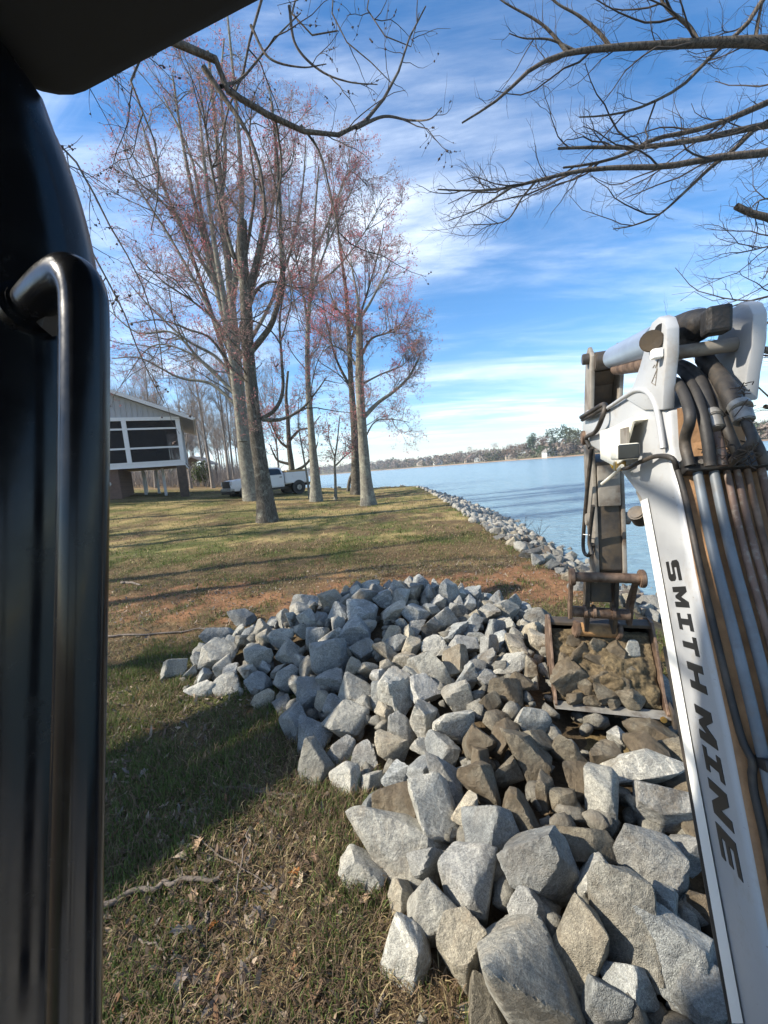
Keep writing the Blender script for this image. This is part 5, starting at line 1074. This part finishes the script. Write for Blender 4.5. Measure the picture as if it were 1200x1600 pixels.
hand = [  # px, py, w, h, angle, tint, dirt, label, big
 (619, 1337, 166, 92, -14, LITE, .30, 'long pale slab rock on the grass edge, lowest left big one', 1), (681, 1269, 122, 74, -46, LITE, .32, 'pale slab rock tilted down right above the long pale slab', 1),
 (627, 1277, 84, 86, 0, BROWN, .62, 'dark brown wedge rock half under the tilted pale slab', 1), (771, 1302, 84, 82, 0, BLUE, .30, 'rounded blue-grey rock right of the tilted pale slab', 1),
 (741, 1383, 100, 92, 25, GREY, .30, 'squarish grey rock below the rounded blue-grey rock', 1), (847, 1353, 96, 126, 30, BLUE, .28, 'tall triangular blue-grey rock in the lower middle', 1),
 (679, 1432, 78, 112, 15, LITE, .28, 'pale upright rock under the right end of the long slab', 1), (630, 1402, 44, 56, 0, TAN, .35, 'small tan rock under the long pale slab', 1),
 (633, 1500, 70, 112, -8, LITE, .28, 'pale upright rock standing alone in the grass at the bottom', 1), (727, 1483, 74, 112, 15, TAN, .36, 'tan rock left of the huge diagonal slab', 1),
 (825, 1527, 245, 118, -52, LITE, .30, 'huge pale diagonal slab at the bottom of the pile', 1), (757, 1572, 70, 110, 10, BROWN, .48, 'brown-grey rock at the bottom edge left of the huge slab', 1),
 (968, 1459, 104, 166, -15, (.75, .73, .68), .46, 'big dark grey-brown upright boulder left of the boom', 1), (1052, 1494, 122, 156, 20, BLUE, .30, 'big blue-grey boulder against the boom near the bottom', 1),
 (1020, 1346, 100, 74, -28, GREY, .42, 'grey ridged rock beside the boom above the dark boulder', 1), (917, 1323, 100, 54, 0, BROWN, .56, 'flat dark brown rock above the dark boulder', 1),
 (944, 1248, 58, 86, 8, LITE, .30, 'pale spotted egg-shaped rock between brown stones', 1), (1031, 1258, 90, 72, -10, GREY, .52, 'grey rock with a brown caked top next to the boom', 1),
 (1004, 1200, 110, 54, 6, LITE, .33, 'broad bright speckled rock right below the bucket, by the boom', 1), (830, 1430, 72, 80, -10, GREY, .34, 'grey block between the squarish rock and the huge slab', 1),
 (898, 1480, 64, 130, -20, TAN, .48, 'tan upright slab between huge slab and dark boulder', 1), (1096, 1562, 90, 96, 0, BLUE, .30, 'blue-grey rock at the very bottom against the boom', 1),
 (930, 1380, 66, 72, -30, LITE, .36, 'pale rock tucked above the dark boulder', 1), (694, 1220, 48, 98, 28, GREY, .38, 'narrow upright leaning rock above the tilted pale slab', 1),
 (752, 1236, 52, 74, 20, BROWN, .58, 'brown rock right of the narrow leaning rock', 1), (496, 1205, 56, 88, 6, (.86, .85, .80), .42, 'dark upright rock at the pile edge, nearest the shadowed grass', 1),
 (541, 1228, 46, 60, 10, LITE, .26, 'pale block right of the dark upright edge rock', 1), (582, 1226, 34, 44, 0, LITE, .30, 'small pale rock in the front row of the pile', 0),
 (617, 1220, 42, 52, 0, BLUE, .28, 'bluish rock above the dark brown wedge', 0), (571, 1184, 42, 46, 0, GREY, .34, 'grey rock second row above the front pale blocks', 0),
 (533, 1176, 44, 52, 0, GREY, .32, 'grey rock above the pale front block', 0), (612, 1172, 52, 48, 0, TAN, .40, 'olive-grey rock in the second row', 0),
 (628, 1140, 44, 56, 0, GREY, .36, Z, 0), (552, 1081, 60, 58, 15, LITE, .26, 'bright faceted rock left of the pile centre', 0), (541, 1129, 78, 50, 30, LITE, .33, 'long pale rock leaning up right below the bright faceted one', 0),
 (463, 1135, 58, 62, 0, BLUE, .22, 'blue-grey angular rock at the left front of the shaded pile edge', 0), (485, 1088, 42, 54, 0, BLUE, .22, 'pointed blue-grey rock above the shaded front rock', 0),
 (517, 1064, 44, 34, 0, GREY, .26, Z, 0), (517, 1026, 60, 60, 10, BLUE, .20, 'large blue-grey diamond-shaped rock high left of centre', 0), (623, 1086, 60, 74, 10, LITE, .33, 'tall bright slab in the pile centre', 0),
 (677, 1047, 86, 56, -18, LITE, .42, 'wide bright rock with a brown patch, pile centre right', 0), (715, 1086, 50, 56, 0, LITE, .28, 'bright three-cornered rock below the brown-patched one', 0), (709, 1130, 66, 66, -20, LITE, .32, 'bright pitted rock below the three-cornered one', 0),
 (663, 1127, 46, 56, 0, LITE, .32, Z, 0), (831, 1129, 66, 50, -12, LITE, .30, 'pale lumpy rock left of the bucket lip', 0), (820, 1186, 92, 62, -25, BROWN, .52, 'broad flat brown rock in the dirt below the bucket', 0),
 (791, 1083, 56, 46, 0, BROWN, .62, 'brown caked rock left of the bucket', 0), (764, 1099, 36, 36, 0, BROWN, .58, Z, 0), (336, 1026, 62, 48, 0, LITE, .24, 'pale pointed rock topping the left tail of the pile', 0),
 (273, 1051, 38, 48, 0, LITE, .24, 'single pale rock lying on the grass left of the pile', 0), (314, 1079, 44, 26, 0, LITE, .26, 'low rounded rock at the left foot of the pile', 0), (357, 1070, 48, 34, 0, LITE, .26, 'pale rock right of the low rounded one at the left foot', 0),
 (411, 1095, 36, 36, 0, TAN, .34, 'small tan block at the foot of the pile by bare clay', 0), (406, 1029, 46, 40, 0, LITE, .24, Z, 0), (439, 994, 46, 28, 32, LITE, .24, Z, 0), (452, 1018, 44, 36, 0, LITE, .24, Z, 0),
 (517, 941, 44, 36, 0, TAN, .30, 'tan-grey rock on the crest left of the top', 0), (482, 969, 40, 32, 0, LITE, .26, Z, 0), (566, 961, 48, 46, 0, BLUE, .20, Z, 0), (555, 989, 42, 46, 30, BLUE, .20, Z, 0), (498, 996, 38, 36, 0, BLUE, .20, Z, 0),
 (702, 932, 34, 50, 0, BLUE, .18, 'upright blue-grey slab standing on the crest of the pile', 0), (625, 922, 36, 36, 10, GREY, .24, 'pointed rock at the top of the pile', 0), (598, 934, 36, 30, 0, BLUE, .22, Z, 0), (690, 969, 48, 38, 20, GREY, .28, Z, 0), (652, 961, 50, 30, -8, BLUE, .22, Z, 0),
 (344, 996, 52, 34, 0, BLUE, .22, Z, 0), (376, 970, 42, 34, 0, BLUE, .22, Z, 0), (476, 945, 42, 32, 0, BLUE, .22, Z, 0), (566, 1015, 40, 34, 0, BLUE, .22, Z, 0), (723, 1010, 50, 28, 5, GREY, .30, Z, 0), (764, 1013, 30, 48, 0, GREY, .36, Z, 0), (796, 1040, 56, 28, 22, LITE, .30, 'long pale rock pointing at the bucket', 0),
 (680, 1010, 44, 32, 0, LITE, .26, Z, 0), (447, 1062, 38, 46, 0, GREY, .28, Z, 0), (845, 1008, 46, 34, -20, TAN, .30, 'cream rock touching the bucket left wall', 0), (1030, 1078, 48, 60, 0, BLUE, .28, 'dark blue-grey rock between bucket and boom', 0), (1014, 1038, 40, 46, 0, BLUE, .28, 'upper blue-grey rock behind the right bucket wall', 0),
 (967, 1155, 34, 30, 0, LITE, .36, 'small pale pointed rock under the bucket lip', 0), (1020, 1146, 84, 42, -8, BROWN, .60, 'flat brown rock under the right end of the bucket lip', 0), (912, 1222, 62, 52, 0, BROWN, .66, 'brown lump in the dirt below the bucket middle', 0), (944, 1182, 52, 40, 0, BROWN, .62, Z, 0), (880, 1250, 44, 40, 0, BROWN, .58, Z, 0), (852, 1238, 36, 52, 0, BROWN, .56, Z, 0), (885, 1170, 50, 56, 10, BROWN, .50, Z, 0), (1068, 1330, 44, 60, 0, GREY, .36, Z, 0), (790, 1205, 50, 46, 10, BROWN, .55, Z, 0), (985, 1545, 70, 70, 0, BLUE, .34, Z, 1), (1040, 1420, 44, 56, 0, BLUE, .34, Z, 1), (940, 1570, 60, 80, -20, BLUE, .32, Z, 1)]
def zone_label(px, py):
    if px > 740 and py > 1070: return 'dirt-caked brown rock in the trench of the pile below the bucket', True
    if py > 1230: return 'smaller grey rock wedged between the big boulders at the near end', False
    if px < 470: return 'grey rock on the left tail of the pile', False
    if py < 990: return 'blue-grey rock along the crest of the pile', False
    if px > 700: return 'grey rock on the right shoulder of the pile beside the bucket', False
    return 'grey rock in the middle slope of the pile', False
for px, py, w, h, a, tint, dirt, lab, big in hand: pile_rock(px, py, w, h, a, tint, dirt, lab or zone_label(px, py)[0], bool(big))
# the rest of the pile: rocks scattered over the heap where no named one sits
HP = [p[4] for p in placed]; cand = []
rng = np.random.default_rng(78); n = 9000; cx_ = rng.uniform(-2.5, 2.45, n); cy_ = rng.uniform(.7, 5.45, n); cr_ = rng.uniform(.075, .145, n)
kp = sd_poly(cx_, cy_, PILE) < -.06; cx_, cy_, cr_ = cx_[kp], cy_[kp], cr_[kp]; cz_ = pile_h(cx_, cy_) + gz(cx_, cy_) + cr_ * .1
CC = np.zeros((0, 3)); CR = np.zeros(0); HPa = np.array(HP)
for x, y, z, r_ in zip(cx_, cy_, cz_, cr_):
    if len(cand) >= 208: break
    c = np.array([x, y, z]); qx_, qy_, _d = proj(c)
    if 835 < qx_ < 1075 and 990 < qy_ < 1160: continue
    if (np.linalg.norm(HPa - c, axis=1) < r_ * 1.1 + .06).any(): continue
    if len(cand) and (np.linalg.norm(CC - c, axis=1) < (CR + r_) * .68).any(): continue
    cand.append((c, r_)); CC = np.vstack([CC, c]); CR = np.r_[CR, r_]
LB = [(h_[0], h_[1], h_[7]) for h_ in hand if h_[7] and len(h_[7].split()) <= 11]
def near_label(px, py, tint, default):
    d_, n_ = min((math.hypot(px - a, py - b), i) for i, (a, b, _) in enumerate(LB))
    if d_ > 75 or not (0 < px < 1200 and py < 1620): return default
    a, b, l_ = LB[n_]; dx, dy = px - a, py - b
    side_ = ('right of' if dx > 0 else 'left of') if abs(dx) > abs(dy) else ('below' if dy > 0 else 'above')
    return f"{'brown' if tint[0] < .72 else 'grey'} rock {side_} the {l_}"
for i, (c, r_) in enumerate(cand):
    px, py, D = proj(c); lab, br = zone_label(px, py); q = np.linalg.qr(rng.normal(size=(3, 3)))[0]
    tint = BROWN if br else [GREY, BLUE, LITE, BLUE, LITE, TAN][rng.integers(0, 6)]; v_ = rng.uniform(.85, 1.12); tint = tuple(t * v_ for t in tint)
    o = put_rock('rock', ROCKS[rng.integers(0, 22)], c, [Vector(q[:, j]) for j in range(3)], (r_ * rng.uniform(1.0, 1.45), r_ * rng.uniform(.85, 1.15), r_ * rng.uniform(.7, 1.0)), tint, (.5 + .2 * rng.random()) if br else .24 + .26 * rng.random())
    tag(o, near_label(px, py, tint, lab), 'rock', G_PILE)
# small rubble filling the gaps: too small to pick apart
lowm = [rock_mesh('chip', 351 + 2 * k, 2, 4) for k in range(5)]; lvs = [(np.array([v.co[:] for v in m_.vertices]), np.array([p_.vertices[:] for p_ in m_.polygons])) for m_ in lowm]
n = 1500; rx = rng.uniform(-2.5, 2.45, n); ry = rng.uniform(.7, 5.45, n); kp = sd_poly(rx, ry, PILE) < -.02; rx, ry = rx[kp], ry[kp]; rz_ = pile_h(rx, ry) + gz(rx, ry, False); parts = []
for x, y, z in zip(rx, ry, rz_):
    r_ = rng.uniform(.028, .075); q = np.linalg.qr(rng.normal(size=(3, 3)))[0]; lv_, lf_ = lvs[rng.integers(0, 5)]; parts.append((np.array([x, y, z - .05 + rng.uniform(-.04, .05)]) + (lv_ * r_ * rng.uniform(.7, 1.3, 3)) @ q.T, lf_))
V, f = join(parts); o = link('rubble', np_mesh('rubble', V, f), MT['rock']); o.color = (.85, .82, .76, .40); tag(o, 'small broken stones filling the gaps of the rock pile', 'rubble', kind='stuff')
# rocks and soil in the bucket
def exw(v, u, z): p = EV * v + EU * u; return np.array([p[0], p[1], z])
rng = np.random.default_rng(79)
bu = np.linspace(0, 1, 60); bv = np.linspace(BV0 + .008, BV1 - .008, 80); Vd = []
for a in bu:
    for v in bv:
        u = 3.24 + (2.955 - 3.24) * a; z = .70 + (.262 - .70) * a; bul = math.sin(a * math.pi) ** .7 * math.sin((v - BV0) / (BV1 - BV0) * math.pi) ** .5 * .10 + (float(fbm(np.array([v * 13]), np.array([a * 9]), 44, 4)[0]) - .5) * .10
        Vd.append((v, u - bul * .85, z + bul * .5))
i_ = np.arange(len(Vd)).reshape(60, 80); dm = np_mesh('bucket_soil', Vd, np.stack([i_[:-1, :-1], i_[:-1, 1:], i_[1:, 1:], i_[1:, :-1]], -1).reshape(-1, 4)); set_col(dm, np.array([.135, .107, .072]) * rng.uniform(.8, 1.15, (len(Vd), 1)))
o = link('bucket_soil', dm, MT['ground'], smooth=True); o.rotation_euler = (0, 0, -YAW); tag(o, 'brown soil heaped inside the excavator bucket', 'soil', kind='stuff')
for i, (px, py, w, h, a, tint, dirt, lab) in enumerate([(886, 1058, 56, 50, 30, BROWN, .62, 'brown rock lying at the lower left in the bucket'), (932, 1010, 34, 26, -15, BROWN, .56, 'wedge of brown rock near the bucket top'), (988, 1014, 26, 30, -30, LITE, .22, 'white chip of rock in the upper right of the bucket'), (946, 1085, 44, 30, -10, BROWN, .62, 'brown rock at the middle of the bucket lip'), (978, 1068, 32, 26, 0, BROWN, .55, 'rounded grey-brown stone right of the bucket middle'), (930, 1030, 46, 24, -10, BROWN, .66, 'long dirt-caked rock across the bucket'), (966, 1020, 34, 38, 0, BROWN, .66, 'dirt-caked block below the white chip'), (905, 1020, 40, 34, 20, BROWN, .68, 'dirt-caked lump at the upper left in the bucket'), (900, 1092, 34, 24, 0, BROWN, .60, 'brown rock on the left of the bucket lip'), (988, 1092, 50, 34, 0, BROWN, .56, 'brown rock at the right of the bucket lip'), (935, 1058, 34, 28, 0, BROWN, .7, 'dirt lump in the bucket centre'), (984, 1044, 36, 28, 0, BROWN, .62, 'brown stone against the right bucket wall'), (882, 1030, 26, 22, 20, BROWN, .6, 'small brown stone by the left bucket wall'), (915, 1072, 30, 24, -20, BROWN, .66, 'small dirt-caked stone below the bucket centre'), (950, 1040, 28, 20, 10, BROWN, .6, 'small flat stone right of the bucket centre'), (898, 1000, 26, 18, 0, BROWN, .66, 'small stone under the coupler tube in the bucket'), (960, 1098, 26, 18, 0, BROWN, .6, 'small stone on the bucket lip, right of middle'), (925, 1096, 28, 20, 15, BROWN, .62, 'small stone on the bucket lip, left of middle')]):
    t = np.linspace(2.2, 4.2, 900); d = ray(px, py); P = CAM + d[None] * t[:, None]; u = P @ EU; z = P[:, 2]
    # the heap's sloping face
    f_ = (u - 3.19) * (-.44) - (z - .72) * (-.28); i0 = int(np.argmax((u - 3.06) + (z - .48) * -.62 > -.02)); c = P[i0]; D = float((c - CAM) @ FW)
    o = put_rock('rock', ROCKS[(i * 5 + 2) % 22], c, view_axes(a), (w / 2 * D / F, h / 2 * D / F, (w + h) / 4 * D / F * .7), tint, dirt); tag(o, lab, 'rock', 'rocks in the bucket')

# shoreline riprap
rng = np.random.default_rng(80); shore = []; n_try = 0
line = LAND[1:9]
n = 26000; ya = 5.4 + 36 * rng.random(n) ** 1.5; xa = np.interp(ya, line[:5, 1], line[:5, 0]) + rng.uniform(-.15, 2.5, n); xa = np.where(ya > 36, rng.uniform(-6, 5, n), xa)
sa = sd_poly(xa, ya, LAND); kp = (sa > -.15) & (sa < 2.5); xa, ya = xa[kp], ya[kp]; ra = rng.uniform(.07, .165, len(xa)) * np.where(ya < 10, 1.15, 1); za = gz(xa, ya, False) + ra * .35
CC = np.full((1000, 3), 1e6); CR = np.zeros(1000)
for x, y, z, r_ in zip(xa, ya, za, ra):
    if len(shore) >= 950: break
    c = np.array([x, y, z]); m_ = len(shore)
    if (np.linalg.norm(CC[:m_] - c, axis=1) < (CR[:m_] + r_) * .72).any(): continue
    CC[m_] = c; CR[m_] = r_; shore.append((c, r_))
shore.sort(key=lambda s: s[0][1]); far = []
for i, (c, r_) in enumerate(shore):
    q = np.linalg.qr(rng.normal(size=(3, 3)))[0]; dims = (r_ * rng.uniform(1.0, 1.5), r_ * rng.uniform(.8, 1.15), r_ * rng.uniform(.6, .95)); me = ROCKS[rng.integers(0, 22)]
    if i < 240:
        v_ = rng.uniform(.45, .98); t_ = [GREY, BLUE, LITE, TAN, GREY, (.95, .82, .74)][rng.integers(0, 6)]; o = put_rock('shore_rock', me, c, [Vector(q[:, j]) for j in range(3)], dims, tuple(k_ * v_ for k_ in t_), .2 + .25 * rng.random())
        sd = float(sd_poly(c[None, 0], c[None, 1], LAND)[0]); zn = 'beside the excavator arm' if c[1] < 8 else ('just beyond the excavator arm' if c[1] < 10 else ('level with the twiggy weeds' if c[1] < 12.5 else ('halfway along the bank' if c[1] < 17 else 'towards the far tip of the lawn'))); tag(o, ('pale ' if v_ > .85 else ('dark ' if v_ < .6 else 'grey ')) + 'riprap rock ' + ('on the lawn edge ' if sd < .7 else ('in the middle of the bank ' if sd < 1.5 else 'near the waterline ')) + zn, 'rock', 'riprap rocks lining the lake shore')
    else: far.append((c, q, dims))
low_ = rock_mesh('riprap', 333, 1, 9); lv = np.array([v.co[:] for v in low_.vertices]); lf = np.array([p.vertices[:] for p in low_.polygons])
V, f = join([(c + (lv * np.array(dm_)) @ q.T, lf) for c, q, dm_ in far]); rm = np_mesh('distant_riprap', V, f); o = link('distant_riprap', rm, MT['rock']); o.color = (.85, .83, .8, .3)
tag(o, 'distant strip of riprap rocks where the lawn meets the lake', 'riprap', kind='stuff')
# twiggy weeds on the riprap
for i, (px, py, Y) in enumerate(((818, 818, 11.5), (842, 826, 10.8))):
    b_ = at(px, py + 14, Y); rngw = np.random.default_rng(90 + i)
    make_tree('twiggy_weed', ('left' if i == 0 else 'right') + ' of two bare twiggy weeds growing on the riprap', 'plant', [([b_, b_ + (0.05, 0, .25), b_ + (.1, 0, .5)], .008, .003, 0), ([b_, b_ + (-.08, 0, .2), b_ + (-.2, 0, .42)], .007, .003, 0), ([b_, b_ + (.15, .02, .15), b_ + (.32, 0, .34)], .007, .003, 0)], [dict(n=26, lenr=(.08, .25), ang=(25, 60), K=4, rr=.012)], 91 + i, 'twig_dark', 'twig_dark')

# ------------------------------------------------------------------ grass, leaves, sticks
rng = np.random.default_rng(100)
def blades(n, ymin, ymax, hmin, hmax, wmin, wmax, power=1.):
    y = ymin + (ymax - ymin) * rng.random(n) ** power; x = y * rng.uniform(-1.02, .95, n) + rng.uniform(-.5, .3, n)
    k = (sd_poly(x, y, LAND) < -.03) & ((sd_poly(x, y, PILE) > -.2)); x, y = x[k], y[k]
    gcol = ground_colour(x, y); n1 = fbm(x * .55, y * .55, 1); n2 = fbm(x * 1.7, y * 1.7, 2); tuft = fbm(x * 2.6, y * 2.6, 6)
    dens = .35 + .65 * ss(.38, .58, tuft * .6 + n2 * .4); clay = (gcol[:, 0] > gcol[:, 1] * 1.75); k = (rng.random(len(x)) < dens) & (~clay | (rng.random(len(x)) < .25)); x, y, gcol, n1, n2, tuft = (q[k] for q in (x, y, gcol, n1, n2, tuft)); n = len(x)
    g = ss(.44, .60, n1 * .4 + n2 * .35 + tuft * .25 + rng.normal(size=n) * .05 + .05 * (1 - ss(2.0, 3.2, y)))
    green = np.array([.100, .138, .036]); straw = np.array([.34, .27, .14]); dead = np.array([.15, .105, .065])
    pick = rng.random(n); col = np.where((pick < .22 + .5 * g)[:, None], green, np.where((pick < .46 + .2 * ss(3, 8, y) + .0 * g)[:, None], straw, dead)) * rng.uniform(.6, 1.35, (n, 1))
    h = rng.uniform(hmin, hmax, n) * (.55 + .9 * tuft); lying = (pick >= .22 + .5 * g); tilt = np.where(lying, rng.uniform(.7, 1.45, n), rng.uniform(.1, .9, n)); az_ = rng.uniform(0, 6.283, n); w = rng.uniform(wmin, wmax, n)
    z = gz(x, y) - .004; base = np.stack([x, y, z], 1); dirv = np.stack([np.cos(az_) * np.sin(tilt), np.sin(az_) * np.sin(tilt), np.cos(tilt)], 1); sd_ = np.stack([-np.sin(az_), np.cos(az_), np.zeros(n)], 1)
    lift = np.where(lying, rng.uniform(.0, .03, n), 0)[:, None] * np.array([0, 0, 1.])
    mid = base + lift + dirv * (h * .55)[:, None] + np.array([0, 0, 1.]) * (h * .12)[:, None]; tip = base + lift + dirv * h[:, None] - np.array([0, 0, 1.]) * (h * .10 * (tilt > .5))[:, None]
    V = np.stack([base + lift - sd_ * w[:, None], base + lift + sd_ * w[:, None], mid - sd_ * w[:, None] * .75, mid + sd_ * w[:, None] * .75, tip], 1).reshape(-1, 3)
    o = (np.arange(n) * 5)[:, None, None]; Fc = (np.array([(0, 1, 3), (0, 3, 2), (2, 3, 4)])[None] + o).reshape(-1, 3); return V, Fc, col.repeat(5, 0)
sets = [blades(250000, 1.0, 5.2, .03, .10, .0013, .0028, .75), blades(120000, 4.8, 11, .03, .08, .0025, .005, .8), blades(90000, 10, 40, .04, .10, .005, .012, 1.2)]
V, f = join([(a, b) for a, b, _ in sets]); me = np_mesh('grass', V, f); set_col(me, np.concatenate([c for *_, c in sets])); tag(link('grass', me, MT['grass']), 'short patchy winter grass, green blades among straw', 'grass', kind='stuff')
def leaf_mesh(lobed=True, seed=0):
    r_ = np.random.default_rng(seed); P_ = []; n = 22
    for k in range(n):
        a = k / n * 2 * math.pi; rad = (.70 + (.22 if k % 3 == 0 else -.14 * r_.random())) if lobed else (.75 + .25 * math.cos(a * 2)); rad *= r_.uniform(.8, 1.12); x = math.cos(a) * rad; y = math.sin(a) * rad * .58; P_.append((x, y, .9 * y * y + .35 * x * x * (1 if seed % 2 else -.4) + r_.normal() * .06))
    V = [(0, 0, 0)] + P_; return np.array(V), np.array([(0, 1 + k, 1 + (k + 1) % n) for k in range(n)])
# uncountable small litter
n = 22000; yy = 1.1 + 7 * rng.random(n) ** 1.1; xx = yy * rng.uniform(-1.0, .9, n); lm = fbm(xx * 1.7, yy * 1.7, 2) * .5 + fbm(xx * .3, yy * .9, 3) * .5
k = (rng.random(n) < .4 + 1.2 * ss(.45, .65, lm)) & (sd_poly(xx, yy, LAND) < -.1) & (sd_poly(xx, yy, PILE) > 0); xx, yy = xx[k], yy[k]; n = len(xx)
LV, LF = leaf_mesh(False, 3); LV = LV[[0, 1, 3, 5, 7, 9, 11, 13, 15, 17]]; LF = np.array([(0, 1 + j, 1 + (j + 1) % 9) for j in range(9)])
qs = rng.normal(size=(n, 3, 3)); s_ = rng.uniform(.010, .040, n); P_ = []; zz_ = gz(xx, yy) + .012
A = rng.uniform(0, 6.283, n); tl = rng.normal(size=(n, 2)) * .55
ca_, sa_ = np.cos(A), np.sin(A); Vx = LV[None] * s_[:, None, None]
X1 = Vx[:, :, 0] * ca_[:, None] - Vx[:, :, 1] * sa_[:, None]; Y1_ = Vx[:, :, 0] * sa_[:, None] + Vx[:, :, 1] * ca_[:, None]; Z1_ = Vx[:, :, 2] + X1 * tl[:, :1] + Y1_ * tl[:, 1:]
V = np.stack([X1 + xx[:, None], Y1_ + yy[:, None], Z1_ + zz_[:, None]], 2).reshape(-1, 3); f = (LF[None] + (np.arange(n) * 10)[:, None, None]).reshape(-1, 3)
pal = np.array([(.20, .145, .10), (.28, .21, .15), (.15, .105, .075), (.34, .27, .20), (.23, .13, .075), (.19, .165, .145)]); me = np_mesh('leaf_litter', V, f); set_col(me, (pal[rng.integers(0, 6, n)] * rng.uniform(.7, 1.25, (n, 1))).repeat(10, 0)); tag(link('leaf_litter', me, MT['litter']), 'scattered small dead leaves in the grass', 'leaf litter', kind='stuff')
lt = []
for k in range(5):
    V, f = leaf_mesh(True, 20 + k); lt.append((V, f))
LC = {'orange': (.30, .12, .035), 'pale': (.46, .37, .27), 'tan': (.36, .25, .16), 'brown': (.20, .13, .085), 'grey': (.25, .21, .18)}
for i, (px, py, s, c, lab) in enumerate([(461, 1377, .05, 'orange', 'bright orange-brown oak leaf left of the long pale slab'), (472, 1392, .055, 'pale', 'pale curled oak leaf below the orange leaf'), (337, 1456, .04, 'orange', 'small orange leaf below the end of the long stick'), (305, 1418, .05, 'tan', 'tan leaf under the middle of the long stick'), (285, 1355, .06, 'pale', 'pale star-shaped leaf above the long stick'), (310, 1338, .055, 'tan', 'tan oak leaf above the pale star-shaped leaf'), (515, 1425, .055, 'tan', 'tan leaf in the grass below the long slab'), (405, 1435, .05, 'grey', 'grey-brown leaf in the bottom grass'), (283, 1470, .06, 'grey', 'grey leaf among straw near the cab handle'), (225, 1215, .05, 'grey', 'grey leaf in the shadow by the cab handle'), (490, 1350, .045, 'brown', 'brown leaf beside the long slab'), (496, 1558, .05, 'brown', 'brown leaf in the bottom grass left of the lone upright rock'), (285, 1545, .055, 'grey', 'crumpled grey leaf near the lower frame edge'), (570, 1422, .045, 'tan', 'tan leaf touching the small tan rock')]):
    V, f = lt[i % 5]; p = ground_at(px, py); a = rng.uniform(0, 6.28); me = np_mesh('fallen_leaf', V * s, f); set_col(me, np.tile(LC[c], (len(V), 1)) * rng.uniform(.85, 1.15, (len(V), 1))); o = link('fallen_leaf', me, MT['litter']); o.location = (p[0], p[1], g1(p[0], p[1]) + .03); o.rotation_euler = (rng.normal() * .35, rng.normal() * .35, a); tag(o, lab, 'leaf', 'single fallen leaves')
def stick(pp, r_, lab, lift=.012):
    P_ = []
    pj = catmull([(a, b, 0) for a, b in pp], 2 + 3 * len(pp)); pj[1:-1, :2] += rng.normal(size=(len(pj) - 2, 2)) * 2.2 * min(1, max(.12, (pp[0][1] - 900) / 400))
    for px, py, _z in pj: q = ground_at(px, py); P_.append(np.array([q[0], q[1], g1(q[0], q[1]) + r_[0] * .6 + lift]))
    b_ = P_[0]; o = MB().tube([p - b_ for p in P_], r_, 8, 40).build('fallen_stick', MT['stick'], None, 60); o.location = b_; tag(o, lab, 'stick', 'sticks on the grass')
stick([(120, 1445), (165, 1430), (230, 1403), (290, 1390), (345, 1385)], (.015, .013, .010), 'thick bent stick lying on the grass next to the cab handle', .02)
stick([(345, 1240), (395, 1240), (440, 1248), (482, 1252)], (.012, .011), 'grey stick by the dark upright rock at the pile edge')
stick([(378, 1232), (410, 1246), (450, 1255)], (.010, .008), 'second stick crossing the grey one at the pile edge')
stick([(420, 1272), (450, 1285)], (.012, .010), 'short stub of wood below the crossed sticks')
stick([(165, 998), (230, 993), (300, 985), (335, 982)], (.015, .010), 'long dark stick on the bare ground left of the pile')
stick([(392, 1310), (380, 1370), (368, 1430)], (.004, .003), 'thin straw-like stem standing in the grass', .05)
stick([(300, 1320), (340, 1345), (420, 1395)], (.004, .003), 'thin twig lying across the shadow edge', .03)
stick([(220, 1480), (255, 1500), (262, 1515)], (.005, .004), 'thin pale twig in the grass near the lower left', .03)
stick([(325, 1455), (328, 1440), (330, 1425)], (.006, .004), 'short twig upright below the long stick', .03)
stick([(590, 1600), (597, 1575), (600, 1560)], (.007, .005), 'twig at the bottom edge by the lone upright rock', .02)
stick([(190, 912), (205, 912), (220, 916)], (.03, .02), 'pale weathered chunk of wood on the bare ground by the pillar', .01)
